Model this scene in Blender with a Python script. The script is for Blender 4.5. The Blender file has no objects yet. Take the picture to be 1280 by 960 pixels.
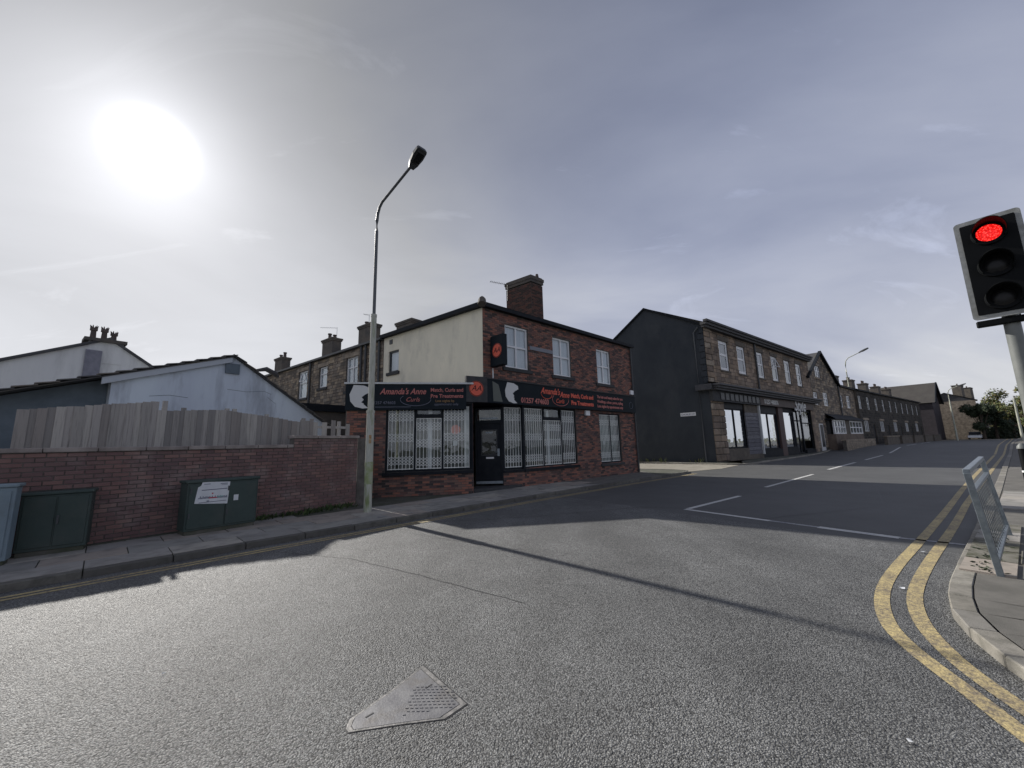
import bpy, bmesh, math, random
from mathutils import Vector, Matrix, Euler
random.seed(7)
R = math.radians
sc = bpy.context.scene
col = sc.collection

# ------------------------------------------------------------------ camera
cd = bpy.data.cameras.new('camera'); cam = bpy.data.objects.new('camera', cd); col.objects.link(cam)
cd.sensor_width = 36.0; cd.lens = 13.5; cd.clip_start = 0.05; cd.clip_end = 3000
p_, r_ = R(9.0), R(1.42)
Fv = Vector((0, math.cos(p_), math.sin(p_))); R0 = Vector((1, 0, 0)); U0 = Vector((0, -math.sin(p_), math.cos(p_)))
Rv = math.cos(r_)*R0 - math.sin(r_)*U0; Uv = math.sin(r_)*R0 + math.cos(r_)*U0
cam.matrix_world = Matrix(((Rv.x, Uv.x, -Fv.x, 0), (Rv.y, Uv.y, -Fv.y, 0), (Rv.z, Uv.z, -Fv.z, 1.6), (0, 0, 0, 1)))
sc.camera = cam

# ------------------------------------------------------------------ light and sky
SUN_AZ, SUN_EL = R(-46.0), R(31.6)
sdir = Vector((math.sin(SUN_AZ)*math.cos(SUN_EL), math.cos(SUN_AZ)*math.cos(SUN_EL), math.sin(SUN_EL)))
sl = bpy.data.lights.new('sun', 'SUN'); sl.energy = 4.6; sl.angle = R(0.9); sl.color = (1.0, 0.955, 0.89)
so = bpy.data.objects.new('sun', sl); col.objects.link(so)
so.rotation_euler = (-sdir).to_track_quat('-Z', 'Y').to_euler()
sc.view_settings.view_transform = 'Standard'; sc.view_settings.look = 'None'
sc.view_settings.exposure = 0.24; sc.view_settings.gamma = 1.0

w = bpy.data.worlds.new('World'); sc.world = w; w.use_nodes = True
wn = w.node_tree.nodes; wl = w.node_tree.links; wn.clear()
def N(t, **k):
    n = wn.new(t)
    for a, b in k.items(): setattr(n, a, b)
    return n
def M(op, a=None, b=None, c=None, clamp=False):
    n = N('ShaderNodeMath', operation=op); n.use_clamp = clamp
    for i, v in enumerate((a, b, c)):
        if v is None: continue
        if isinstance(v, (int, float)): n.inputs[i].default_value = v
        else: wl.new(v, n.inputs[i])
    return n.outputs[0]
sky = N('ShaderNodeTexSky', sky_type='NISHITA'); sky.sun_disc = False
sky.sun_elevation = SUN_EL; sky.sun_rotation = SUN_AZ; sky.air_density = 1.0; sky.dust_density = 1.5; sky.altitude = 100
tc = N('ShaderNodeTexCoord'); nrm = N('ShaderNodeVectorMath', operation='NORMALIZE'); wl.new(tc.outputs['Generated'], nrm.inputs[0])
sep = N('ShaderNodeSeparateXYZ'); wl.new(nrm.outputs[0], sep.inputs[0])
dot = N('ShaderNodeVectorMath', operation='DOT_PRODUCT'); wl.new(nrm.outputs[0], dot.inputs[0]); dot.inputs[1].default_value = sdir
s = M('MAXIMUM', dot.outputs['Value'], 0.0)
z = M('MAXIMUM', sep.outputs['Z'], 0.0)
# thin cloud sheet: direction projected on a plane overhead
dv = N('ShaderNodeCombineXYZ')
zz = M('ADD', z, 0.22)
wl.new(M('DIVIDE', sep.outputs['X'], zz), dv.inputs[0]); wl.new(M('DIVIDE', sep.outputs['Y'], zz), dv.inputs[1])
mp = N('ShaderNodeMapping'); wl.new(dv.outputs[0], mp.inputs[0]); mp.inputs['Rotation'].default_value = (0, 0, R(38)); mp.inputs['Scale'].default_value = (0.42, 1.0, 1.0)
n1 = N('ShaderNodeTexNoise'); n1.inputs['Scale'].default_value = 0.9; n1.inputs['Detail'].default_value = 7; n1.inputs['Roughness'].default_value = 0.52; n1.inputs['Distortion'].default_value = 0.6
wl.new(mp.outputs[0], n1.inputs['Vector'])
cov = N('ShaderNodeMapRange'); cov.inputs['From Min'].default_value = 0.36; cov.inputs['From Max'].default_value = 0.66
wl.new(n1.outputs[0], cov.inputs[0])
cloud = cov.outputs[0]
n2 = N('ShaderNodeTexNoise'); n2.inputs['Scale'].default_value = 2.6; n2.inputs['Detail'].default_value = 9; n2.inputs['Roughness'].default_value = 0.62; n2.inputs['Distortion'].default_value = 1.4
wl.new(mp.outputs[0], n2.inputs['Vector'])
wisp = N('ShaderNodeMapRange'); wisp.inputs['From Min'].default_value = 0.60; wisp.inputs['From Max'].default_value = 0.86; wl.new(n2.outputs[0], wisp.inputs[0])
# cloud brightness: brighter low down and towards the sun
low = M('POWER', M('SUBTRACT', 1.0, z), 5.0)
omz = M('SUBTRACT', 1.0, z)
base = M('MULTIPLY_ADD', M('POWER', omz, 1.15), 0.335, 0.105)
g1 = M('MULTIPLY', M('MULTIPLY', M('POWER', s, 2.0), omz), 0.12)
g2 = M('MULTIPLY', M('POWER', s, 26.0), 0.15)
g3 = M('MULTIPLY', M('POWER', s, 170.0), 0.34)
g4 = M('MULTIPLY', M('POWER', s, 2000.0), 5.0)
gsum = M('ADD', M('ADD', g1, g2), M('ADD', g3, g4))
lum = M('ADD', M('ADD', base, gsum), M('MULTIPLY', M('MULTIPLY', cloud, M('ADD', base, 0.1)), 0.48))
lum = M('ADD', lum, M('MULTIPLY', wisp.outputs[0], 0.17))
tint = N('ShaderNodeMix', data_type='RGBA')
tint.inputs['A'].default_value = (0.82, 0.95, 1.42, 1); tint.inputs['B'].default_value = (0.97, 0.99, 1.05, 1)
fac = M('ADD', M('MULTIPLY', cloud, 0.45), M('ADD', M('MULTIPLY', M('POWER', omz, 2.0), 0.8), M('MULTIPLY', M('POWER', s, 4.0), 0.9)), clamp=True)
wl.new(fac, tint.inputs['Factor'])
veil = N('ShaderNodeVectorMath', operation='SCALE'); wl.new(tint.outputs['Result'], veil.inputs[0]); wl.new(lum, veil.inputs['Scale'])
bg1 = N('ShaderNodeBackground'); wl.new(sky.outputs[0], bg1.inputs[0]); bg1.inputs[1].default_value = 0.05
bg2 = N('ShaderNodeBackground'); wl.new(veil.outputs[0], bg2.inputs[0]); bg2.inputs[1].default_value = 1.0
mx = N('ShaderNodeMixShader'); mx.inputs[0].default_value = 0.95
wl.new(bg1.outputs[0], mx.inputs[1]); wl.new(bg2.outputs[0], mx.inputs[2])
wo = N('ShaderNodeOutputWorld'); wl.new(mx.outputs[0], wo.inputs[0])

# ------------------------------------------------------------------ materials
MATS = {}
def mat(name, c, c2=None, rough=0.8, scale=3.0, detail=6, bump=0.0, bscale=40.0, spec=0.4, metal=0.0, rnd=None, stain=None, stretch=None, emit=None, ramp=(0.35, 0.65)):
    """c/c2: base colours mixed by noise; rnd: list of colours picked per island/object; stain: (colour, amount, scale)"""
    if name in MATS: return MATS[name]
    m = bpy.data.materials.new(name); m.use_nodes = True; nt = m.node_tree; nd = nt.nodes; lk = nt.links
    b = nd['Principled BSDF']; b.inputs['Roughness'].default_value = rough; b.inputs['Metallic'].default_value = metal
    b.inputs['Specular IOR Level'].default_value = spec
    geo = nd.new('ShaderNodeNewGeometry')
    vec = geo.outputs['Position']
    if stretch:
        mpn = nd.new('ShaderNodeMapping'); lk.new(vec, mpn.inputs[0]); mpn.inputs['Scale'].default_value = stretch; vec = mpn.outputs[0]
    def noise(sc_, det=detail, ro=0.6):
        n = nd.new('ShaderNodeTexNoise'); n.inputs['Scale'].default_value = sc_; n.inputs['Detail'].default_value = det; n.inputs['Roughness'].default_value = ro
        lk.new(vec, n.inputs['Vector']); return n.outputs[0]
    if rnd:
        oi = nd.new('ShaderNodeObjectInfo'); ad = nd.new('ShaderNodeMath'); ad.operation = 'ADD'
        lk.new(geo.outputs['Random Per Island'], ad.inputs[0]); lk.new(oi.outputs['Random'], ad.inputs[1])
        fr_ = nd.new('ShaderNodeMath'); fr_.operation = 'FRACT'; lk.new(ad.outputs[0], fr_.inputs[0])
        cr = nd.new('ShaderNodeValToRGB'); cr.color_ramp.interpolation = 'CONSTANT'
        el = cr.color_ramp.elements
        while len(el) < len(rnd): el.new(0.5)
        for i, cc in enumerate(rnd): el[i].position = i/len(rnd); el[i].color = (*cc, 1)
        lk.new(fr_.outputs[0], cr.inputs[0]); A = cr.outputs[0]
    else:
        rg = nd.new('ShaderNodeRGB'); rg.outputs[0].default_value = (*c, 1); A = rg.outputs[0]
    def mixc(fa, a, bcol, blend='MIX'):
        x = nd.new('ShaderNodeMix'); x.data_type = 'RGBA'; x.blend_type = blend
        if isinstance(fa, float): x.inputs['Factor'].default_value = fa
        else: lk.new(fa, x.inputs['Factor'])
        lk.new(a, x.inputs['A'])
        if isinstance(bcol, tuple): x.inputs['B'].default_value = (*bcol, 1)
        else: lk.new(bcol, x.inputs['B'])
        return x.outputs['Result']
    def rng(v, a, b2, lo=0.0, hi=1.0):
        x = nd.new('ShaderNodeMapRange'); lk.new(v, x.inputs[0]); x.inputs[1].default_value = a; x.inputs[2].default_value = b2; x.inputs[3].default_value = lo; x.inputs[4].default_value = hi
        return x.outputs[0]
    if c2: A = mixc(rng(noise(scale), *ramp), A, c2)
    if stain:
        A = mixc(rng(noise(stain[2], 8, 0.65), 0.5, 0.68, 0.0, stain[1]), A, stain[0])
    lk.new(A, b.inputs['Base Color'])
    if bump:
        bn = nd.new('ShaderNodeBump'); bn.inputs['Strength'].default_value = 1.0; bn.inputs['Distance'].default_value = bump
        lk.new(noise(bscale, 4), bn.inputs['Height']); lk.new(bn.outputs[0], b.inputs['Normal'])
    if emit:
        b.inputs['Emission Color'].default_value = (*emit[0], 1); b.inputs['Emission Strength'].default_value = emit[1]
    MATS[name] = m
    return m

BR = [(0.20, 0.10, 0.085), (0.26, 0.12, 0.09), (0.15, 0.085, 0.075), (0.31, 0.14, 0.10), (0.085, 0.06, 0.058), (0.22, 0.13, 0.105), (0.06, 0.048, 0.048), (0.29, 0.125, 0.09), (0.12, 0.075, 0.07)]
shop_brick = mat('shop_brick', (0.300, 0.150, 0.105), rnd=BR, c2=(0.105, 0.068, 0.060), scale=1.3, ramp=(0.5, 0.85), rough=0.85, bump=0.003, bscale=120)
BR2 = [(0.185, 0.116, 0.112), (0.206, 0.125, 0.116), (0.168, 0.112, 0.107), (0.241, 0.146, 0.129), (0.150, 0.099, 0.099)]
wall_brick = mat('wall_brick', (0.300, 0.150, 0.105), rnd=BR2, c2=(0.165, 0.090, 0.083), scale=1.1, ramp=(0.45, 0.8), rough=0.9, bump=0.003, bscale=120, stain=((0.450, 0.405, 0.375), 0.25, 2.0))
mortar = mat('mortar', (0.15, 0.138, 0.125), c2=(0.085, 0.078, 0.07), scale=5, rough=0.95, bump=0.002, bscale=200)
coping = mat('coping_stone', (0.351, 0.312, 0.286), c2=(0.195, 0.169, 0.156), scale=3, rough=0.9, bump=0.004)
ST = [(0.324, 0.257, 0.189), (0.257, 0.209, 0.162), (0.392, 0.317, 0.230), (0.203, 0.169, 0.135), (0.284, 0.243, 0.196), (0.149, 0.128, 0.108)]
stone = mat('rubble_stone', (0.2, 0.17, 0.13), rnd=ST, c2=(0.09, 0.08, 0.07), scale=1.6, ramp=(0.45, 0.8), rough=0.92, bump=0.015, bscale=14)
ST2 = [(0.297, 0.223, 0.162), (0.243, 0.189, 0.142), (0.351, 0.270, 0.203), (0.189, 0.149, 0.121), (0.270, 0.216, 0.169)]
stone2 = mat('front_stone', (0.2, 0.17, 0.13), rnd=ST2, c2=(0.08, 0.065, 0.055), scale=1.0, ramp=(0.45, 0.8), rough=0.92, bump=0.012, bscale=10)
stone_pale = mat('pale_stone', (0.396, 0.336, 0.264), c2=(0.204, 0.168, 0.132), scale=2.5, rough=0.9, bump=0.01, bscale=12)
stone_bare = mat('dark_stone', (0.15, 0.13, 0.105), c2=(0.09, 0.08, 0.07), scale=2.0, rough=0.92, bump=0.02, bscale=6)
sootstone = mat('soot_stone', (0.085, 0.08, 0.075), c2=(0.14, 0.12, 0.10), scale=2.0, rough=0.92, bump=0.02, bscale=6)
cream = mat('cream_render', (0.82, 0.77, 0.62), c2=(0.73, 0.69, 0.56), scale=1.1, rough=0.88, bump=0.003, bscale=60, stain=((0.45, 0.43, 0.36), 0.45, 1.3), stretch=(1.3, 1.3, 0.6))
greyrender = mat('blue_grey_render', (0.630, 0.705, 0.780), c2=(0.540, 0.600, 0.690), scale=0.8, rough=0.9, bump=0.003, bscale=50, stain=((0.30, 0.33, 0.38), 0.75, 1.3), stretch=(1.6, 1.6, 0.32))
darkboard = mat('dark_boarding', (0.150, 0.188, 0.225), c2=(0.105, 0.135, 0.165), scale=2, rough=0.8)
white_render = mat('white_render', (0.780, 0.780, 0.754), c2=(0.650, 0.650, 0.650), scale=0.5, rough=0.9, stain=((0.45, 0.45, 0.44), 0.6, 0.9), stretch=(1.6, 1.6, 0.32))
blackrender = mat('black_render', (0.026, 0.032, 0.040), c2=(0.038, 0.045, 0.053), scale=0.7, rough=0.75, bump=0.006, bscale=25, stain=((0.055, 0.06, 0.066), 0.5, 0.6), stretch=(1.1, 1.1, 0.7))
blackpaint = mat('black_paint', (0.012, 0.015, 0.02), c2=(0.02, 0.023, 0.028), scale=4, rough=0.6, spec=0.12)
signblack = mat('sign_panel_black', (0.012, 0.018, 0.024), c2=(0.016, 0.022, 0.027), scale=2, rough=0.6, spec=0.1)
slate = mat('roof_slate', (0.085, 0.085, 0.09), c2=(0.055, 0.055, 0.058), scale=1.5, rough=0.7, bump=0.01, bscale=9, stain=((0.12, 0.11, 0.06), 0.5, 1.0))
slate_rnd = mat('roof_tile', (0.1, 0.1, 0.1), rnd=[(0.10, 0.10, 0.10), (0.13, 0.125, 0.12), (0.08, 0.08, 0.085), (0.15, 0.135, 0.12)], rough=0.8, bump=0.004, bscale=60)
upvc = mat('white_plastic', (0.78, 0.79, 0.80), rough=0.4, c2=(0.70, 0.71, 0.72), scale=3, spec=0.5)
darkframe = mat('dark_frame', (0.03, 0.035, 0.04), rough=0.45, spec=0.5)
lead = mat('pale_flashing', (0.60, 0.62, 0.62), rough=0.5, c2=(0.5, 0.52, 0.52), scale=8)
stonesill = mat('painted_sill', (0.038, 0.042, 0.045), rough=0.8, c2=(0.056, 0.056, 0.059), scale=6)
curtain = mat('curtain', (0.66, 0.68, 0.72), c2=(0.50, 0.53, 0.57), scale=2, stretch=(9, 9, 0.4), rough=0.95)
greenblind = mat('green_blind', (0.22, 0.26, 0.23), c2=(0.13, 0.165, 0.15), scale=1.2, stretch=(6, 6, 0.5), rough=0.95)
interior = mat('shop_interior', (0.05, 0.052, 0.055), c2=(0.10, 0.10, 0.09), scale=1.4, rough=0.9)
grille_m = mat('grille_steel', (0.82, 0.84, 0.81), rough=0.5, c2=(0.70, 0.73, 0.70), scale=5)
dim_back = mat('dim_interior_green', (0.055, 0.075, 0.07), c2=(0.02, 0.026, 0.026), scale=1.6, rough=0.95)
weather = mat('weathered_board', (0.345, 0.310, 0.287), rnd=[(0.391, 0.368, 0.345), (0.310, 0.293, 0.276), (0.253, 0.241, 0.230), (0.448, 0.425, 0.391), (0.287, 0.265, 0.247), (0.345, 0.328, 0.305)], c2=(0.184, 0.172, 0.167), scale=4, stretch=(9, 9, 0.5), ramp=(0.5, 0.8), rough=0.95, bump=0.004, bscale=15)
greencab = mat('green_cabinet_paint', (0.035, 0.055, 0.050), c2=(0.046, 0.071, 0.065), scale=1.5, rough=0.55, bump=0.0015, bscale=80, stain=((0.069, 0.081, 0.071), 0.5, 2.5))
bluecab = mat('pale_cabinet_paint', (0.221, 0.286, 0.325), c2=(0.156, 0.208, 0.247), scale=1.5, rough=0.55, stain=((0.130, 0.143, 0.130), 0.4, 2.5))
postpaint = mat('lamp_post_paint', (0.50, 0.50, 0.44), c2=(0.40, 0.41, 0.35), scale=6, rough=0.6, stretch=(6, 6, 0.9), stain=((0.15, 0.20, 0.06), 0.9, 2.0), bump=0.002, bscale=40)
postrust = mat('rust_patch', (0.30, 0.15, 0.05), c2=(0.45, 0.38, 0.25), scale=14, rough=0.9)
galv = mat('galvanised_steel', (0.26, 0.30, 0.33), c2=(0.17, 0.20, 0.23), scale=14, rough=0.42, metal=0.6, spec=0.5, bump=0.0006, bscale=60)
galv_dark = mat('weathered_steel', (0.13, 0.15, 0.165), c2=(0.09, 0.10, 0.115), scale=10, rough=0.55, metal=0.3)
darkmetal = mat('dark_metal', (0.06, 0.065, 0.07), rough=0.5)
polegrey = mat('grey_pole_paint', (0.20, 0.21, 0.20), c2=(0.15, 0.16, 0.155), scale=5, rough=0.5)
sigblack = mat('signal_black', (0.006, 0.007, 0.008), rough=0.6, spec=0.12)
sigwhite = mat('signal_border', (0.36, 0.37, 0.36), c2=(0.27, 0.28, 0.27), scale=20, rough=0.6, stain=((0.2, 0.2, 0.17), 0.6, 8.0))
redlens = mat('lit_red_lens', (0.5, 0.01, 0.01), rough=0.3, emit=((1.0, 0.018, 0.012), 1.6))
def _leds():
    nt = redlens.node_tree; nd = nt.nodes; lk = nt.links; b = nd['Principled BSDF']
    v = nd.new('ShaderNodeTexVoronoi'); v.inputs['Scale'].default_value = 75; g = nd.new('ShaderNodeNewGeometry'); lk.new(g.outputs['Position'], v.inputs['Vector'])
    x = nd.new('ShaderNodeMapRange'); lk.new(v.outputs['Distance'], x.inputs[0]); x.inputs[1].default_value = 0.1; x.inputs[2].default_value = 0.6; x.inputs[3].default_value = 2.2; x.inputs[4].default_value = 0.55
    lk.new(x.outputs[0], b.inputs['Emission Strength'])
    r2 = nd.new('ShaderNodeValToRGB'); lk.new(v.outputs['Distance'], r2.inputs[0]); r2.color_ramp.elements[0].position = 0.08; r2.color_ramp.elements[0].color = (1, 0.09, 0.07, 1); r2.color_ramp.elements[1].position = 0.4; r2.color_ramp.elements[1].color = (1, 0.012, 0.01, 1)
    lk.new(r2.outputs[0], b.inputs['Emission Color'])
_leds()
darklens = mat('unlit_lens', (0.012, 0.012, 0.013), rough=0.35, spec=0.3)
orange = mat('red_vinyl', (0.72, 0.12, 0.07), rough=0.5)
pinkv = mat('faded_red_vinyl', (0.50, 0.17, 0.15), rough=0.5)
gold = mat('gold_vinyl', (0.35, 0.2, 0.08), rough=0.5)
whitev = mat('white_vinyl', (0.62, 0.63, 0.62), rough=0.5)
printed = mat('printed_grey', (0.16, 0.17, 0.22), rough=0.6)
printred = mat('printed_red', (0.45, 0.06, 0.08), rough=0.6)
printgreen = mat('printed_teal', (0.15, 0.42, 0.36), rough=0.6)
paper = mat('poster_paper', (0.66, 0.68, 0.70), c2=(0.58, 0.60, 0.62), scale=6, rough=0.6)
planks_m = mat('grey_planks', (0.2, 0.2, 0.22), rnd=[(0.19, 0.19, 0.22), (0.15, 0.15, 0.18), (0.24, 0.24, 0.26), (0.17, 0.17, 0.19)], c2=(0.10, 0.10, 0.11), scale=3, stretch=(1, 1, 8), rough=0.8)
brownwood = mat('brown_pillar', (0.075, 0.045, 0.042), rough=0.6)
fasciabrown = mat('brown_fascia', (0.085, 0.06, 0.05), c2=(0.06, 0.045, 0.04), scale=2, rough=0.6)
curb = mat('kerb_stone', (0.25, 0.235, 0.205), rnd=[(0.25, 0.235, 0.205), (0.21, 0.20, 0.18), (0.29, 0.275, 0.24), (0.23, 0.215, 0.185)], c2=(0.13, 0.125, 0.105), scale=7, ramp=(0.45, 0.75), rough=0.85, bump=0.003, bscale=90)
flag = mat('paving_flag', (0.351, 0.334, 0.299), rnd=[(0.334, 0.316, 0.290), (0.264, 0.255, 0.237), (0.386, 0.360, 0.316), (0.299, 0.290, 0.264), (0.351, 0.307, 0.264)], c2=(0.176, 0.170, 0.155), scale=4, ramp=(0.45, 0.8), rough=0.82, bump=0.003, bscale=100)
pave_tar = mat('pavement_tarmac', (0.168, 0.160, 0.144), c2=(0.114, 0.110, 0.098), scale=3, rough=0.85, bump=0.004, bscale=160)
pave_dark = mat('dirty_pavement', (0.118, 0.114, 0.097), c2=(0.062, 0.070, 0.047), scale=3, rough=0.9, bump=0.005, bscale=60)
concrete = mat('pale_concrete', (0.33, 0.31, 0.26), c2=(0.24, 0.22, 0.18), scale=1.6, rough=0.9, bump=0.008, bscale=30, stain=((0.16, 0.14, 0.11), 0.7, 1.4))
leafm = mat('leaf', (0.05, 0.08, 0.03), rnd=[(0.035, 0.065, 0.02), (0.06, 0.095, 0.03), (0.08, 0.11, 0.04), (0.045, 0.06, 0.025)], rough=0.7)
leafd = mat('dark_leaf', (0.03, 0.045, 0.02), rnd=[(0.02, 0.035, 0.018), (0.035, 0.05, 0.025), (0.028, 0.04, 0.02)], rough=0.7)
leafy = mat('autumn_leaf', (0.1, 0.1, 0.03), rnd=[(0.12, 0.13, 0.04), (0.09, 0.11, 0.035), (0.16, 0.13, 0.05), (0.07, 0.09, 0.03)], rough=0.7)
bark = mat('bark', (0.09, 0.07, 0.055), c2=(0.05, 0.04, 0.03), scale=8, rough=0.95, bump=0.01, bscale=20)
moss = mat('mossy_slab', (0.20, 0.19, 0.165), c2=(0.14, 0.135, 0.11), scale=5, rough=0.95, bump=0.005, bscale=90, stain=((0.055, 0.06, 0.028), 0.95, 5.0))
redhouse = mat('red_house_brick', (0.28, 0.13, 0.09), c2=(0.20, 0.10, 0.075), scale=3, rough=0.9)
carwhite = mat('white_car_paint', (0.7, 0.71, 0.72), rough=0.25, spec=0.6)
tyre = mat('tyre_rubber', (0.02, 0.02, 0.02), rough=0.8)
covermet = mat('cover_plate_metal', (0.14, 0.14, 0.15), c2=(0.20, 0.20, 0.205), scale=9, rough=0.5, metal=0.25, spec=0.5, stain=((0.13, 0.12, 0.11), 0.7, 6.0), bump=0.002, bscale=70)
coverfr = mat('cover_frame_metal', (0.30, 0.29, 0.28), c2=(0.12, 0.12, 0.115), scale=20, rough=0.5, metal=0.3, bump=0.003, bscale=60)
potm = mat('chimney_pot_clay', (0.13, 0.10, 0.09), c2=(0.08, 0.07, 0.065), scale=8, rough=0.9)
chim_dark = mat('sooty_brick', (0.1, 0.05, 0.04), rnd=[(0.10, 0.05, 0.04), (0.07, 0.04, 0.035), (0.13, 0.06, 0.045), (0.05, 0.035, 0.03)], rough=0.9, bump=0.003, bscale=100)
greybrick = mat('grey_brick', (0.260, 0.260, 0.299), c2=(0.195, 0.195, 0.234), scale=5, rough=0.9)

def glass(name, tint=(0.5, 0.55, 0.58), amount=0.35, rough=0.02):
    m = bpy.data.materials.new(name); m.use_nodes = True; nt = m.node_tree; nd = nt.nodes; lk = nt.links; nd.clear()
    o = nd.new('ShaderNodeOutputMaterial'); g = nd.new('ShaderNodeBsdfGlossy'); g.inputs['Roughness'].default_value = rough
    g.inputs['Color'].default_value = (0.9, 0.93, 0.95, 1)
    t = nd.new('ShaderNodeBsdfTransparent'); t.inputs['Color'].default_value = (*tint, 1)
    lw = nd.new('ShaderNodeLayerWeight'); lw.inputs['Blend'].default_value = 0.5
    f = nd.new('ShaderNodeMath'); f.operation = 'POWER'; lk.new(lw.outputs['Facing'], f.inputs[0]); f.inputs[1].default_value = 4.0
    ad = nd.new('ShaderNodeMath'); ad.operation = 'MULTIPLY_ADD'; ad.use_clamp = True
    lk.new(f.outputs[0], ad.inputs[0]); ad.inputs[1].default_value = 0.8; ad.inputs[2].default_value = amount+0.04
    mx_ = nd.new('ShaderNodeMixShader'); lk.new(ad.outputs[0], mx_.inputs[0]); lk.new(t.outputs[0], mx_.inputs[1]); lk.new(g.outputs[0], mx_.inputs[2])
    # slightly uneven panes
    nz = nd.new('ShaderNodeTexNoise'); nz.inputs['Scale'].default_value = 1.6; geo = nd.new('ShaderNodeNewGeometry'); lk.new(geo.outputs['Position'], nz.inputs['Vector'])
    bp = nd.new('ShaderNodeBump'); bp.inputs['Distance'].default_value = 0.02; bp.inputs['Strength'].default_value = 0.35
    lk.new(nz.outputs[0], bp.inputs['Height']); lk.new(bp.outputs[0], g.inputs['Normal'])
    lk.new(mx_.outputs[0], o.inputs[0]); MATS[name] = m; return m
pane_m = glass('window_glass', (0.94, 0.96, 0.96), 0.02)
pane_dark = glass('dark_window_glass', (0.25, 0.28, 0.3), 0.12)
pane_mirror = glass('bright_window_glass', (0.5, 0.52, 0.5), 0.78)

# asphalt: coarse surface dressing near, smoother darker asphalt up the street
def asphalt():
    m = bpy.data.materials.new('asphalt'); m.use_nodes = True; nt = m.node_tree; nd = nt.nodes; lk = nt.links
    b = nd['Principled BSDF']
    geo = nd.new('ShaderNodeNewGeometry'); P = geo.outputs['Position']
    def mth(op, *a, clamp=False):
        n = nd.new('ShaderNodeMath'); n.operation = op; n.use_clamp = clamp
        for i, v in enumerate(a):
            if isinstance(v, (int, float)): n.inputs[i].default_value = v
            else: lk.new(v, n.inputs[i])
        return n.outputs[0]
    def noise(sc_, det=4, ro=0.6, v=P):
        n = nd.new('ShaderNodeTexNoise'); n.inputs['Scale'].default_value = sc_; n.inputs['Detail'].default_value = det; n.inputs['Roughness'].default_value = ro
        lk.new(v, n.inputs['Vector']); return n.outputs[0]
    def mrange(v, a, c, lo=0.0, hi=1.0):
        x = nd.new('ShaderNodeMapRange'); lk.new(v, x.inputs[0]); x.inputs[1].default_value = a; x.inputs[2].default_value = c; x.inputs[3].default_value = lo; x.inputs[4].default_value = hi
        return x.outputs[0]
    vo = nd.new('ShaderNodeTexVoronoi'); vo.inputs['Scale'].default_value = 102; lk.new(P, vo.inputs['Vector'])
    vo2 = nd.new('ShaderNodeTexVoronoi'); vo2.inputs['Scale'].default_value = 170; lk.new(P, vo2.inputs['Vector'])
    # zone: beyond the stop line (line from (4.05,9.37) to (6.38,5.89)); pointing up the street
    sp = nd.new('ShaderNodeSeparateXYZ'); lk.new(P, sp.inputs[0])
    nx, ny = 0.831, 0.556
    dist = mth('SUBTRACT', mth('ADD', mth('MULTIPLY', sp.outputs[0], nx), mth('MULTIPLY', sp.outputs[1], ny)), 4.05*nx+9.37*ny-0.55)
    dist = mth('ADD', dist, mth('MULTIPLY', mth('SUBTRACT', noise(1.5), 0.5), 0.12))
    zone = mth('MULTIPLY', dist, 30.0, clamp=True)
    cs = nd.new('ShaderNodeSeparateColor'); lk.new(vo.outputs['Color'], cs.inputs[0])
    chip = mrange(cs.outputs[0], 0.0, 1.0, 0.060, 0.33)
    chip = mth('MULTIPLY', chip, mrange(vo.outputs['Distance'], 0.30, 0.62, 1.0, 0.45))
    big = mrange(noise(0.45, 5), 0.3, 0.7, 0.86, 1.14)
    fine = mrange(noise(220, 2), 0.3, 0.7, 0.8, 1.2)
    mpt = nd.new('ShaderNodeMapping'); lk.new(P, mpt.inputs[0]); mpt.inputs['Rotation'].default_value = (0, 0, R(45)); mpt.inputs['Scale'].default_value = (1.1, 0.12, 1.0)
    track = mrange(noise(1.0, 3, 0.5, mpt.outputs[0]), 0.35, 0.65, 0.84, 1.12)
    patch = mrange(noise(0.9, 7, 0.72), 0.42, 0.62, 0.90, 1.08)
    oil = mrange(noise(2.3, 5, 0.6), 0.66, 0.74, 1.0, 0.72)
    v1 = mth('MULTIPLY', mth('MULTIPLY', mth('MULTIPLY', mth('MULTIPLY', chip, big), fine), mth('MULTIPLY', track, patch)), oil)
    sm = mth('MULTIPLY', mrange(noise(90, 3), 0.3, 0.7, 0.068, 0.105), big)
    sm = mth('MULTIPLY', sm, mrange(noise(1.1, 6, 0.7), 0.3, 0.75, 0.85, 1.15))
    mxv = nd.new('ShaderNodeMix'); mxv.data_type = 'FLOAT'; lk.new(zone, mxv.inputs[0]); lk.new(v1, mxv.inputs[2]); lk.new(sm, mxv.inputs[3])
    cc = nd.new('ShaderNodeCombineColor')
    lk.new(mth('MULTIPLY', mxv.outputs[0], 0.985), cc.inputs[0]); lk.new(mxv.outputs[0], cc.inputs[1]); lk.new(mth('MULTIPLY', mxv.outputs[0], 0.985), cc.inputs[2])
    lk.new(cc.outputs[0], b.inputs['Base Color'])
    b.inputs['Specular IOR Level'].default_value = 0.5
    rr = nd.new('ShaderNodeMix'); rr.data_type = 'FLOAT'; lk.new(zone, rr.inputs[0]); lk.new(mrange(cs.outputs[1], 0, 1, 0.50, 0.80), rr.inputs[2]); rr.inputs[3].default_value = 0.68
    lk.new(rr.outputs[0], b.inputs['Roughness'])
    h = mth('ADD', mth('MULTIPLY', vo.outputs['Distance'], -1.0), mth('MULTIPLY', vo2.outputs['Distance'], -0.25))
    h = mth('MULTIPLY', h, mrange(zone, 0, 1, 1.0, 0.25))
    bp = nd.new('ShaderNodeBump'); bp.inputs['Distance'].default_value = 0.0075; bp.inputs['Strength'].default_value = 1.0
    lk.new(h, bp.inputs['Height']); lk.new(bp.outputs[0], b.inputs['Normal'])
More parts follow.
